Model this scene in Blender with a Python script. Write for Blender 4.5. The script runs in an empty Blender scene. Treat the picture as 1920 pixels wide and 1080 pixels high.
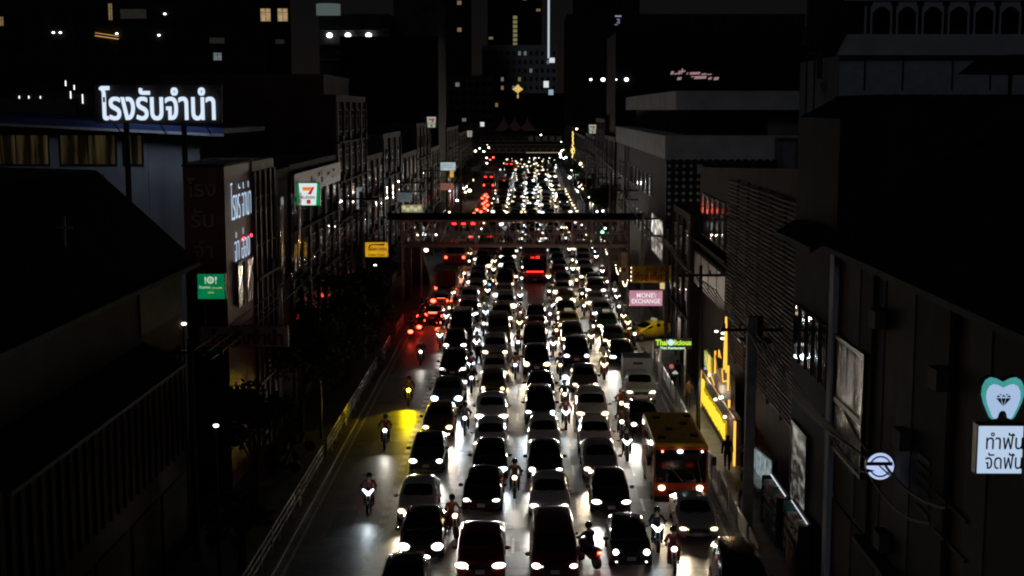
import bpy, bmesh, math, random
from math import radians as R, sin, cos, pi, atan, tan, sqrt
from mathutils import Vector, Matrix
random.seed(11)
rnd = random.uniform
S = bpy.context.scene
COL = S.collection

# ------------------------------------------------------------------ camera, world, light, exposure
CAM_H, FPX, VPX, VPY = 18.0, 2560.0, 990.0, 206.0
PITCH = math.atan((540 - VPY) / FPX)
YAW = math.atan((VPX - 960) / sqrt(FPX ** 2 + (540 - VPY) ** 2))
cam = bpy.data.cameras.new('camera'); camo = bpy.data.objects.new('camera', cam); COL.objects.link(camo)
cam.sensor_width = 36; cam.lens = FPX / 1920 * 36; cam.clip_start = 0.5; cam.clip_end = 4000
camo.location = (0, 0, CAM_H); camo.rotation_euler = (pi / 2 - PITCH, 0, YAW)
S.camera = camo
W = bpy.data.worlds.new('World'); S.world = W; W.use_nodes = True
wn = W.node_tree.nodes; wl = W.node_tree.links
sky_tex = wn.new('ShaderNodeTexSky'); sky_tex.sky_type = 'NISHITA'; sky_tex.sun_disc = False
sky_tex.sun_elevation = R(28.0); sky_tex.dust_density = 0.2; sky_tex.ozone_density = 1.2; sky_tex.sun_rotation = R(180 + 20)
tint = wn.new('ShaderNodeMixRGB'); tint.blend_type = 'MULTIPLY'; tint.inputs[0].default_value = 1; tint.inputs[2].default_value = (1.0, .74, .86, 1)   # city light pollution
wl.new(sky_tex.outputs[0], tint.inputs[1]); wl.new(tint.outputs[0], wn['Background'].inputs[0]); wn['Background'].inputs[1].default_value = 0.0006
sun = bpy.data.lights.new('rear_fill_sun', 'SUN'); sun.energy = 0.055; sun.angle = R(12); sun.color = (.80, .88, 1)  # faint lamp added from behind the camera to lift the facing walls
so = bpy.data.objects.new('rear_fill_sun', sun); COL.objects.link(so); so.rotation_euler = (R(62), 0, R(-20))
S.view_settings.view_transform = 'Standard'; S.view_settings.look = 'None'
S.view_settings.exposure = 0; S.view_settings.gamma = 1; S.view_settings.use_curve_mapping = False
S.cycles.use_denoising = True; S.cycles.sample_clamp_indirect = 4; S.cycles.max_bounces = 5
S.cycles.diffuse_bounces = 2; S.cycles.glossy_bounces = 3; S.cycles.transmission_bounces = 2
S.cycles.caustics_reflective = False; S.cycles.caustics_refractive = False
S.cycles.use_light_tree = True; S.cycles.filter_width = 2.0

def ray(px, py):
    f = Vector((-sin(YAW) * cos(PITCH), cos(YAW) * cos(PITCH), -sin(PITCH)))
    r = Vector((cos(YAW), sin(YAW), 0)); u = r.cross(f)
    return f * FPX + r * (px - 960) - u * (py - 540)
def atd(px, py, d):                       # the point at distance d (metres along the street) seen at a photo pixel
    v = ray(px, py); k = d / v.y
    return Vector((v.x * k, d, CAM_H + v.z * k))
def gnd(px, py, z=0.0):
    v = ray(px, py); k = (z - CAM_H) / v.z
    return Vector((v.x * k, v.y * k, z))

# ------------------------------------------------------------------ materials
MATS = {}
def mat(name, col, rough=.6, metal=0.0, spec=.5, var=.25, scale=2.0, bump=0.0, coat=0.0, stretch=(1, 1, 1)):
    if name in MATS: return MATS[name]
    m = bpy.data.materials.new(name); m.use_nodes = True; n = m.node_tree.nodes; l = m.node_tree.links
    b = n['Principled BSDF']; b.inputs['Roughness'].default_value = rough; b.inputs['Metallic'].default_value = metal
    b.inputs['Specular IOR Level'].default_value = spec; b.inputs['Coat Weight'].default_value = coat
    tc = n.new('ShaderNodeTexCoord'); mp = n.new('ShaderNodeMapping'); mp.inputs['Scale'].default_value = stretch
    l.new(tc.outputs['Object'], mp.inputs[0])
    nz = n.new('ShaderNodeTexNoise'); nz.inputs['Scale'].default_value = scale; nz.inputs['Detail'].default_value = 5
    l.new(mp.outputs[0], nz.inputs['Vector'])
    rp = n.new('ShaderNodeValToRGB'); e = rp.color_ramp.elements
    e[0].position = .3; e[1].position = .72
    e[0].color = (*[c * (1 - var) for c in col], 1); e[1].color = (*[min(1, c * (1 + var)) for c in col], 1)
    l.new(nz.outputs[0], rp.inputs[0]); l.new(rp.outputs[0], b.inputs['Base Color'])
    if bump:
        bp = n.new('ShaderNodeBump'); bp.inputs['Strength'].default_value = bump; bp.inputs['Distance'].default_value = .02
        l.new(nz.outputs[0], bp.inputs['Height']); l.new(bp.outputs[0], b.inputs['Normal'])
    MATS[name] = m; return m
def emit(name, col, st, var=0.0, scale=3.0, stretch=(1, 1, 1)):
    if name in MATS: return MATS[name]
    m = bpy.data.materials.new(name); m.use_nodes = True; n = m.node_tree.nodes; l = m.node_tree.links
    b = n['Principled BSDF']; b.inputs['Base Color'].default_value = (*[c * .04 for c in col], 1)
    b.inputs['Emission Strength'].default_value = st; b.inputs['Emission Color'].default_value = (*col, 1)
    b.inputs['Roughness'].default_value = .35; b.inputs['Specular IOR Level'].default_value = .12
    if var:
        tc = n.new('ShaderNodeTexCoord'); mp = n.new('ShaderNodeMapping'); mp.inputs['Scale'].default_value = stretch
        nz = n.new('ShaderNodeTexNoise'); nz.inputs['Scale'].default_value = scale; nz.inputs['Detail'].default_value = 4
        rp = n.new('ShaderNodeValToRGB'); e = rp.color_ramp.elements; e[0].position = .35 if var < .9 else .47; e[1].position = .7 if var < .9 else .64
        e[0].color = (*[c * (1 - var) for c in col], 1); e[1].color = (*col, 1)
        l.new(tc.outputs['Object'], mp.inputs[0]); l.new(mp.outputs[0], nz.inputs['Vector'])
        l.new(nz.outputs[0], rp.inputs[0]); l.new(rp.outputs[0], b.inputs['Emission Color'])
    MATS[name] = m; return m

def road_material():
    m = mat('asphalt', (.19, .187, .178), .42, var=.22, scale=.45, bump=.0)
    n = m.node_tree.nodes; l = m.node_tree.links; b = n['Principled BSDF']
    tc = n.new('ShaderNodeTexCoord')
    fine = n.new('ShaderNodeTexNoise'); fine.inputs['Scale'].default_value = 9; fine.inputs['Detail'].default_value = 8
    l.new(tc.outputs['Object'], fine.inputs['Vector'])
    rr = n.new('ShaderNodeMapRange'); rr.inputs['To Min'].default_value = .26; rr.inputs['To Max'].default_value = .62
    l.new(fine.outputs[0], rr.inputs[0]); l.new(rr.outputs[0], b.inputs['Roughness'])
    bp = n.new('ShaderNodeBump'); bp.inputs['Strength'].default_value = .35; bp.inputs['Distance'].default_value = .012
    l.new(fine.outputs[0], bp.inputs['Height']); l.new(bp.outputs[0], b.inputs['Normal'])
    # wheel tracks and tar joints along the lanes
    mp = n.new('ShaderNodeMapping'); mp.inputs['Scale'].default_value = (2.4, .03, 1); l.new(tc.outputs['Object'], mp.inputs[0])
    st = n.new('ShaderNodeTexNoise'); st.inputs['Scale'].default_value = 1.5; st.inputs['Detail'].default_value = 6; l.new(mp.outputs[0], st.inputs['Vector'])
    mx = n.new('ShaderNodeMixRGB'); mx.blend_type = 'MULTIPLY'; mx.inputs[0].default_value = .5
    src = b.inputs['Base Color'].links[0].from_socket
    l.new(src, mx.inputs[1]); l.new(st.outputs[0], mx.inputs[2]); l.new(mx.outputs[0], b.inputs['Base Color'])
    g = n.new('ShaderNodeMixRGB'); g.blend_type = 'ADD'; g.inputs[0].default_value = .3; g.inputs[2].default_value = (.12, .12, .115, 1)
    l.new(mx.outputs[0], g.inputs[1]); l.new(g.outputs[0], b.inputs['Base Color'])
    vo = n.new('ShaderNodeTexNoise'); vo.inputs['Scale'].default_value = .8; vo.inputs['Detail'].default_value = 3; vo.inputs['Distortion'].default_value = 1.2
    l.new(tc.outputs['Object'], vo.inputs['Vector'])
    cr = n.new('ShaderNodeValToRGB'); cr.color_ramp.elements[0].position = .36; cr.color_ramp.elements[1].position = .46
    cr.color_ramp.elements[0].color = (.45, .44, .42, 1); cr.color_ramp.elements[1].color = (1, 1, 1, 1); l.new(vo.outputs[0], cr.inputs[0])
    st2 = n.new('ShaderNodeMixRGB'); st2.blend_type = 'MULTIPLY'; st2.inputs[0].default_value = .8
    l.new(g.outputs[0], st2.inputs[1]); l.new(cr.outputs[0], st2.inputs[2]); l.new(st2.outputs[0], b.inputs['Base Color'])
    return m

# ------------------------------------------------------------------ mesh helpers
class MB:
    def __init__(s): s.v = []; s.f = []; s.m = []
    def add(s, vs, fs, mi=0):
        o = len(s.v); s.v += [tuple(v) for v in vs]
        for f in fs: s.f.append(tuple(i + o for i in f)); s.m.append(mi)
        return s
    def box(s, x0, x1, y0, y1, z0, z1, mi=0):
        return s.add([(x0, y0, z0), (x1, y0, z0), (x1, y1, z0), (x0, y1, z0), (x0, y0, z1), (x1, y0, z1), (x1, y1, z1), (x0, y1, z1)],
                     [(3, 2, 1, 0), (4, 5, 6, 7), (0, 1, 5, 4), (1, 2, 6, 5), (2, 3, 7, 6), (3, 0, 4, 7)], mi)
    def prism(s, pts, axis, a, b, mi=0):   # polygon pts extruded along an axis from a to b
        n = len(pts)
        def P(p, t):
            return {'x': (t, p[0], p[1]), 'y': (p[0], t, p[1]), 'z': (p[0], p[1], t)}[axis]
        vs = [P(p, a) for p in pts] + [P(p, b) for p in pts]
        fs = [tuple(range(n - 1, -1, -1)), tuple(range(n, 2 * n))] + [(i, (i + 1) % n, n + (i + 1) % n, n + i) for i in range(n)]
        return s.add(vs, fs, mi)
    def tube(s, p, q, r0, r1=None, k=8, mi=0):
        r1 = r0 if r1 is None else r1
        p = Vector(p); q = Vector(q); d = (q - p).normalized()
        a = d.orthogonal().normalized(); b = d.cross(a)
        vs = [p + (a * cos(2 * pi * i / k) + b * sin(2 * pi * i / k)) * r0 for i in range(k)] + \
             [q + (a * cos(2 * pi * i / k) + b * sin(2 * pi * i / k)) * r1 for i in range(k)]
        fs = [(i, (i + 1) % k, k + (i + 1) % k, k + i) for i in range(k)] + [tuple(range(k - 1, -1, -1)), tuple(range(k, 2 * k))]
        return s.add(vs, fs, mi)
    def ball(s, c, rx, ry, rz, k=10, r=6, mi=0):
        vs = [(c[0], c[1], c[2] + rz)]
        for j in range(1, r):
            t = pi * j / r
            vs += [(c[0] + rx * sin(t) * cos(2 * pi * i / k), c[1] + ry * sin(t) * sin(2 * pi * i / k), c[2] + rz * cos(t)) for i in range(k)]
        vs.append((c[0], c[1], c[2] - rz)); fs = []
        for i in range(k): fs.append((0, 1 + i, 1 + (i + 1) % k))
        for j in range(r - 2):
            for i in range(k):
                a = 1 + j * k; fs.append((a + i, a + k + i, a + k + (i + 1) % k, a + (i + 1) % k))
        a = 1 + (r - 2) * k
        for i in range(k): fs.append((a + i, len(vs) - 1, a + (i + 1) % k))
        return s.add(vs, fs, mi)
    def mesh(s, name, mats, smooth=False):
        me = bpy.data.meshes.new(name); me.from_pydata(s.v, [], s.f)
        for m in (mats if isinstance(mats, (list, tuple)) else [mats]): me.materials.append(m)
        for p, mi in zip(me.polygons, s.m): p.material_index = mi; p.use_smooth = smooth
        return me
def link(name, data, parent=None, loc=None, rot=None):
    o = bpy.data.objects.new(name, data); COL.objects.link(o)
    if parent: o.parent = parent
    if loc is not None: o.location = loc
    if rot is not None: o.rotation_euler = rot
    return o
def tag(o, label, cat, group=None, kind=None):
    if kind: o['kind'] = kind
    else: o['category'] = cat
    if label: o['label'] = label
    if group: o['group'] = group
    return o
def thing(name, label, cat, loc=(0, 0, 0), rz=0.0, group=None):
    o = link(name, None, None, loc, (0, 0, rz)); o.empty_display_size = .3
    return tag(o, label, cat, group)
def part(name, mb, m, parent, smooth=False, loc=None, rot=None):
    me = mb if isinstance(mb, bpy.types.Mesh) else mb.mesh(name, m, smooth)
    return link(name, me, parent, loc, rot)
def setmat(o, m, slot=0):
    o.material_slots[slot].link = 'OBJECT'; o.material_slots[slot].material = m
def struct(name, mb, m): 
    o = part(name, mb, m, None); o['kind'] = 'structure'; return o
def text_mesh(body, h, ext, m, bold=0.0, width=None, name='lettering', align='CENTER', spacing=1.0):
    c = bpy.data.curves.new(name, 'FONT'); c.body = body; c.size = 1; c.extrude = ext; c.offset = bold; c.align_x = align; c.resolution_u = 3
    c.space_character = spacing
    o = bpy.data.objects.new(name, c); COL.objects.link(o)
    me = bpy.data.meshes.new_from_object(o.evaluated_get(bpy.context.evaluated_depsgraph_get()))
    bpy.data.objects.remove(o); bpy.data.curves.remove(c)
    xs = [v.co.x for v in me.vertices]; ys = [v.co.y for v in me.vertices]
    x0, x1, y0, y1 = min(xs), max(xs), min(ys), max(ys); k = h / (y1 - y0); kx = k if width is None else width / (x1 - x0)
    for v in me.vertices: v.co = Vector(((v.co.x - (x0 + x1) / 2) * kx, (v.co.y - (y0 + y1) / 2) * k, v.co.z))
    me.materials.clear(); me.materials.append(m)
    return me
def subsurf(me, lv=1):
    o = bpy.data.objects.new('tmp', me); COL.objects.link(o)
    md = o.modifiers.new('s', 'SUBSURF'); md.levels = lv
    r = bpy.data.meshes.new_from_object(o.evaluated_get(bpy.context.evaluated_depsgraph_get()))
    bpy.data.objects.remove(o); return r
def split(me):                             # one mesh per material slot of an evaluated mesh
    out = []
    for mi in range(len(me.materials)):
        idx = {}; vs = []; fs = []
        for p in me.polygons:
            if p.material_index != mi: continue
            f = []
            for v in p.vertices:
                if v not in idx: idx[v] = len(vs); vs.append(tuple(me.vertices[v].co))
                f.append(idx[v])
            fs.append(f)
        if not fs: out.append(None); continue
        m2 = bpy.data.meshes.new(me.name); m2.from_pydata(vs, [], fs); m2.materials.append(me.materials[mi])
        for p in m2.polygons: p.use_smooth = True
        out.append(m2)
    return out
X90 = (pi / 2, 0, 0)                       # stands lettering up, facing the camera end of the street

# common materials
M_road = road_material()
M_pave = mat('pavement_concrete', (.24, .235, .225), .6, var=.3, scale=1.1, bump=.1)
M_kerb = mat('kerb_concrete', (.28, .27, .26), .6, var=.3)
M_paint = mat('road_paint', (.62, .61, .56), .55, var=.3, scale=3)
M_black = mat('black_rubber', (.012, .012, .012), .7)
M_dark = mat('dark_steel', (.03, .03, .032), .45, .5)
M_steel = mat('galvanised_steel', (.34, .34, .35), .38, .7)
M_mirror = mat('coated_glass', (.22, .20, .20), .03, .85, .6, var=.1, scale=.9, bump=.6)
M_mirror.node_tree.nodes['Bump'].inputs['Distance'].default_value = .12
M_crinkle = mat('crinkled_glass', (.20, .19, .18), .10, .8, .6, var=.6, scale=1.1, bump=1.0, stretch=(1, 1.6, .35))
M_crinkle.node_tree.nodes['Bump'].inputs['Distance'].default_value = .6
M_glass = mat('dark_glass', (.006, .007, .008), .06, 0, .6, var=.1)
M_conc = mat('stained_concrete', (.16, .15, .14), .8, var=.35, scale=.5, bump=.15, spec=.12)
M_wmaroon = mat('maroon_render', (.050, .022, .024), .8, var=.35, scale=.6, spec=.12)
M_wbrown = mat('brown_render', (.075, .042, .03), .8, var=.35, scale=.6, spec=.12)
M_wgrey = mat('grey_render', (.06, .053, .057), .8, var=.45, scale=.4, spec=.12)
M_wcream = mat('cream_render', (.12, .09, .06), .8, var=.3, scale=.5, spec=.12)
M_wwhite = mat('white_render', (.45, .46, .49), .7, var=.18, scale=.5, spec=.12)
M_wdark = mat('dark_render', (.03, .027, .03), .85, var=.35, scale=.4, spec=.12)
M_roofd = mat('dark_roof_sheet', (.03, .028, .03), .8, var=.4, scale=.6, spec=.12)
M_blue = mat('blue_roof_sheet', (.03, .05, .15), .45, var=.25)
M_alu = mat('white_aluminium', (.55, .55, .56), .4, .3)
M_wood = mat('brown_timber', (.20, .10, .05), .6, var=.3, stretch=(1, 1, .1))
M_sill = mat('pale_trim', (.11, .098, .095), .6)
# ------------------------------------------------------------------ vehicles
PAINT = {k: mat('paint_' + k, c, r, mt, .5, var=.06, coat=.6) for k, (c, r, mt) in {
    'black': ((.024, .024, .027), .24, .1), 'charcoal': ((.055, .056, .06), .28, .4), 'silver': ((.42, .42, .43), .32, .4),
    'white': ((.62, .60, .57), .3, 0), 'grey': ((.20, .20, .205), .3, .4), 'bronze': ((.24, .17, .10), .32, .4),
    'red': ((.20, .012, .012), .28, .1), 'maroon': ((.14, .014, .016), .28, .2), 'blue': ((.015, .035, .12), .28, .3),
    'yellow': ((.72, .50, .015), .32, 0), 'green': ((.02, .12, .05), .3, .1), 'pink': ((.55, .10, .22), .32, 0)}.items()}
M_hl = emit('headlight_white', (1.0, .95, .86), 5)
M_hlw = emit('headlight_warm', (1.0, .72, .40), 5)
M_hlc = emit('headlight_cool', (.76, .90, 1.0), 5.5)
HL_FAR = {'white': emit('far_headlight_white', (1.0, .96, .90), 2.6), 'warm': emit('far_headlight_warm', (1.0, .76, .46), 2.6), 'cool': emit('far_headlight_cool', (.80, .92, 1.0), 2.6)}
M_tail = emit('tail_light_red', (1.0, .02, .008), 1.6)
M_tailb = emit('brake_light_red', (1.0, .05, .025), 15)
M_led = emit('led_sign_red', (1.0, .03, .02), 4)
M_ledback = mat('led_sign_panel', (.02, .004, .004), .5)
M_plate = mat('number_plate_white', (.6, .6, .6), .5)
M_grille = mat('black_grille', (.015, .015, .016), .5)
M_chrome = mat('chrome', (.6, .6, .62), .15, 1.0)

def car_shell(name, st):
    """st: stations front to rear (y, z_bottom, z_belt, z_top, half width sill, belt, top, tag); tag says what the faces up to the next station are"""
    me = bmesh.new(); rings = []
    for (y, zb, zl, zt, wb, wl, wt, *_t) in st:
        pts = [(0, zb), (wb, zb), (wl, zb + (zl - zb) * .45), (wl * .985, zl), (wt, zt - .035), (wt * .5, zt), (0, zt + .004)]
        pts += [(-x, z) for x, z in pts[-2:0:-1]]
        rings.append([me.verts.new((x, y, z)) for x, z in pts])
    n = len(rings[0]); sel = {1: [], 2: [], 3: []}
    for i in range(len(rings) - 1):
        t = st[i][7] if len(st[i]) > 7 else ''
        for j in range(n):
            f = me.faces.new((rings[i][j], rings[i][(j + 1) % n], rings[i + 1][(j + 1) % n], rings[i + 1][j])); f.smooth = True
            top = j in (4, 5, 6, 7); side = j in (3, 8)
            if top and t == 'W': sel[1].append(f)
            elif top and t == 'R': sel[2].append(f)
            if side and t in ('W', 'R', 'S', 'RS'): sel[3].append(f)
    me.faces.new(list(reversed(rings[0]))); me.faces.new(rings[-1])
    for mi, fs in sel.items():
        if not fs: continue
        if mi == 3:
            for f in fs:
                bmesh.ops.inset_region(me, faces=[f], thickness=.035, depth=-.006); f.material_index = 3
        else:
            bmesh.ops.inset_region(me, faces=fs, thickness=.03, depth=-.008)
            for f in fs: f.material_index = mi
    bmesh.ops.recalc_face_normals(me, faces=me.faces)
    m = bpy.data.meshes.new(name); me.to_mesh(m); me.free()
    for mm in (PAINT['black'], M_glass, M_glass, M_glass): m.materials.append(mm)
    s = split(subsurf(m, 1))
    panes = []; bmx = bmesh.new(); bmx.from_mesh(s[3]); left = set(bmx.faces)
    while left:
        isl = [left.pop()]; q = list(isl)
        while q:
            for ed in q.pop().edges:
                for g in ed.link_faces:
                    if g in left: left.discard(g); isl.append(g); q.append(g)
        vid = {}; fs = []
        for g in isl: fs.append([vid.setdefault(v, len(vid)) for v in g.verts])
        p = bpy.data.meshes.new('side_window'); p.from_pydata([tuple(v.co) for v in vid], [], fs); p.materials.append(M_glass)
        for pl in p.polygons: pl.use_smooth = True
        panes.append(p)
    bmx.free()
    return dict(body=s[0], windscreen=s[1], rear_window=s[2], side_windows=panes)

def sc(st, kx=1, ky=1, kz=1): return [(y * ky, a * kz, b * kz, c * kz, d * kx, e * kx, f * kx, *t) for y, a, b, c, d, e, f, *t in st]
SEDAN = [(-2.33, .30, .50, .60, .66, .68, .58), (-2.22, .19, .58, .71, .79, .83, .74), (-1.75, .17, .74, .84, .85, .88, .76),
         (-1.24, .17, .88, .95, .86, .89, .81, 'W'), (-.08, .17, .92, 1.42, .86, .89, .65, 'S'), (.55, .17, .94, 1.46, .86, .89, .66, 'S'),
         (1.1, .17, .95, 1.40, .86, .89, .62, 'R'), (1.8, .18, .95, 1.04, .84, .87, .72), (2.2, .2, .92, 1.0, .80, .83, .72), (2.3, .3, .8, .88, .72, .76, .64)]
HATCH = [(-1.93, .32, .54, .66, .60, .64, .55), (-1.84, .2, .62, .77, .75, .80, .72), (-1.5, .18, .78, .92, .80, .84, .72),
         (-1.16, .18, .90, 1.0, .81, .84, .77, 'W'), (-.14, .18, .94, 1.47, .81, .84, .63, 'S'), (.5, .18, .96, 1.52, .81, .84, .64, 'S'),
         (1.35, .18, .98, 1.46, .81, .84, .58, 'R'), (1.82, .22, .98, 1.08, .78, .81, .68), (1.93, .34, .8, .95, .72, .75, .66)]
SUV = [(-2.33, .40, .72, .84, .72, .76, .66), (-2.24, .26, .80, .95, .84, .88, .80), (-1.75, .24, .96, 1.06, .89, .92, .82),
       (-1.28, .24, 1.05, 1.14, .90, .92, .84, 'W'), (-.2, .24, 1.08, 1.71, .90, .92, .72, 'S'), (.6, .24, 1.1, 1.77, .90, .92, .73, 'S'),
       (1.55, .24, 1.1, 1.72, .90, .92, .66, 'S'), (2.1, .25, 1.1, 1.66, .88, .9, .64, 'R'), (2.34, .28, 1.08, 1.18, .84, .87, .74), (2.4, .4, .9, 1.0, .8, .84, .74)]
VAN = [(-2.42, .36, .74, .90, .76, .80, .72), (-2.36, .24, .82, 1.02, .86, .89, .82), (-1.9, .22, 1.06, 1.2, .91, .93, .85, 'W'),
       (-1.0, .22, 1.12, 1.93, .91, .94, .78, 'S'), (-.1, .22, 1.14, 2.02, .91, .94, .79, 'S'), (1.0, .22, 1.14, 2.04, .91, .94, .76, 'S'),
       (2.05, .22, 1.14, 2.0, .91, .94, .74, 'S'), (2.32, .24, 1.12, 1.94, .9, .93, .72, 'R'), (2.42, .26, 1.1, 1.2, .88, .91, .8), (2.46, .4, .9, 1.0, .84, .88, .8)]
PICK = [(-2.62, .44, .74, .88, .72, .78, .68), (-2.5, .30, .84, 1.0, .86, .90, .82), (-1.95, .27, 1.0, 1.12, .90, .92, .82),
        (-1.50, .27, 1.08, 1.18, .90, .92, .84, 'W'), (-.45, .27, 1.1, 1.69, .90, .92, .72, 'S'), (.1, .27, 1.12, 1.74, .90, .92, .72, 'S'),
        (.62, .27, 1.12, 1.70, .90, .92, .64, 'R'), (.86, .27, 1.1, 1.18, .9, .92, .86), (2.5, .3, 1.08, 1.12, .9, .92, .86), (2.6, .4, .95, 1.05, .86, .9, .84)]
KINDS = {}
for k, st, hx, hz, hy, wr, ax in (('sedan', SEDAN, .66, .64, -2.20, .32, (-1.42, 1.38)), ('hatchback', HATCH, .60, .72, -1.80, .30, (-1.2, 1.22)),
                                  ('suv', SUV, .70, .86, -2.22, .37, (-1.45, 1.4)), ('van', VAN, .72, .92, -2.33, .34, (-1.5, 1.4)), ('pickup', PICK, .70, .90, -2.5, .38, (-1.6, 1.55))):
    d = car_shell('body', st); d.update(hx=hx, hz=hz, hy=hy, L=st[-1][0], F=st[0][0], W=max(s[5] for s in st), ax=ax, cowl=[s for s in st if 'W' in s][0][0], belt=[s for s in st if 'W' in s][0][2], zb=st[1][1])
    KINDS[k] = d
    W_ = d['W']
    d['lens'] = MB().ball((0, 0, 0), .17, .10, .085, 8, 5).mesh('headlight', M_hl, True) if k != 'hatchback' else MB().ball((0, 0, 0), .135, .10, .135, 10, 6).mesh('headlight', M_hl, True)
    d['tail'] = MB().box(-.16, .16, -.03, .03, -.07, .07).mesh('tail_light', M_tail)
    d['mirror'] = MB().ball((0, 0, 0), .12, .075, .085, 8, 5).mesh('wing_mirror', PAINT['black'], True)
    w = MB().tube((-.11, 0, 0), (.11, 0, 0), wr, k=16); d['tyre'] = w.mesh('tyre', M_black)
    r = MB().tube((-.118, 0, 0), (.118, 0, 0), wr * .62, k=10); d['rim'] = r.mesh('rim', M_steel); d['wr'] = wr
    g = MB().box(-W_ * .5, W_ * .5, -.04, .05, -.09, .09)
    d['grille'] = g.mesh('grille', M_grille)
    d['intake'] = MB().box(-W_ * .62, W_ * .62, -.04, .06, -.07, .07).mesh('bumper_intake', M_grille)
    d['plate'] = MB().box(-.17, .17, -.012, .012, -.075, .075).mesh('number_plate', M_plate)
    d['fog'] = MB().ball((0, 0, 0), .08, .05, .05, 8, 4).mesh('fog_light', M_hl, True)
    d['wiper'] = MB().tube((-.55, -.05, .02), (.08, -.02, .12), .012, k=4).tube((.0, -.05, .02), (.55, -.02, .12), .012, k=4).mesh('wiper', M_black)

BEAMS = {}
def beam(parent, loc, power, col, yaw=0.0, ang=46, tilt=2.8, blend=1.0):
    power = round(power / 40) * 40 or 20; k = (power, col, ang, blend)
    if k not in BEAMS:
        l = bpy.data.lights.new('headlight_beam', 'SPOT'); l.energy = power; l.color = col; l.spot_size = R(ang); l.spot_blend = blend; l.shadow_soft_size = .12
        BEAMS[k] = l
    o = link('headlight_beam', BEAMS[k], parent, loc, (R(90 - tilt), 0, R(180) + yaw)); return o
HLC = {'white': (M_hl, (1, .95, .86)), 'warm': (M_hlw, (1, .80, .54)), 'cool': (M_hlc, (.80, .93, 1))}
BEAM_P = 410
def place_car(kind, col, x, nose, label, group, hl='white', detail=2, rz=0.0, beams=2, bk=1.0, glare=1.0, plate='white', fog=False, name=None, off=(), tails=True):
    d = KINDS[kind]; m, lc = HLC[hl]
    if nose > 150: m = HL_FAR[hl]
    y = nose - d['F']
    t = thing(name or ('parked_taxi' if kind == 'taxi' else kind if kind != 'suv' else 'suv'), label, 'taxi' if name == 'taxi' else {'suv': 'car', 'sedan': 'car', 'hatchback': 'car'}.get(kind, kind.replace('pickup', 'pickup truck')), (x, y, 0.004), rz, group); t.scale = (rnd(.97, 1.03), rnd(.97, 1.04), rnd(.96, 1.06))
    b = part('body', d['body'], None, t); setmat(b, PAINT[col])
    part('windscreen', d['windscreen'], None, t)
    hs = []
    for s in (-1, 1):
        if s in off: continue
        h = part('headlight', d['lens'], None, t, loc=(s * d['hx'], d['hy'], d['hz']), rot=(0, 0, s * .35)); setmat(h, m); h.scale = (glare * rnd(.85, 1.2), glare, glare * rnd(.8, 1.25))
        if detail == 2 and random.random() < .6:
            q = part('glare_blob', d['fog'], None, t, loc=(s * (d['hx'] - .26), d['hy'] - .06, d['hz'] - rnd(.0, .10))); setmat(q, m); q.scale = (rnd(.6, 1.2),) * 3  # second small glowing lens, added at random to break up the headlight glare
        if fog and detail > 1:
            f = part('fog_light', d['fog'], None, t, loc=(s * d['hx'] * .95, d['F'] + .07, d['hz'] - .34)); setmat(f, m)
    if beams == 2:
        for s in (-1, 1):
            if s not in off: beam(t, (s * d['hx'], d['F'] - .12, d['hz']), BEAM_P * bk * rnd(.7, 1.15), lc, rnd(-.05, .05))
    elif beams == 1:
        beam(t, (0, d['F'] - .12, d['hz']), BEAM_P * 2.2 * bk, lc, rnd(-.05, .05), 54)
    if detail >= 1:
        for s in (-1, 1):
            mr = part('wing_mirror', d['mirror'], None, t, loc=(s * (d['W'] + .10), d['cowl'] + .22, d['belt'] + .12)); setmat(mr, PAINT[col])
            if tails: part('tail_light', d['tail'], None, t, loc=(s * (d['W'] - .24), d['L'] - .02, d['belt'] - .22))
        part('grille', d['grille'], None, t, loc=(0, d['F'] + .02, d['hz'] - .06))
        if detail > 1:
            for p in d['side_windows']: part('side_window', p, None, t)
        if d['rear_window']: part('rear_window', d['rear_window'], None, t)
    if detail >= 2:
        part('bumper_intake', d['intake'], None, t, loc=(0, d['F'] + .06, d['hz'] - .33))
        p = part('number_plate', d['plate'], None, t, loc=(0, d['F'] - .02, d['hz'] - .20))
        part('wiper', d['wiper'], None, t, loc=(0, d['cowl'] + .04, d['belt'] + .11))
        for s in (-1, 1):
            for ay in d['ax']:
                w = part('wheel', d['tyre'], None, t, loc=(s * (d['W'] - .11), ay, d['wr'])); part('rim', d['rim'], None, w)
    return t

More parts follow.
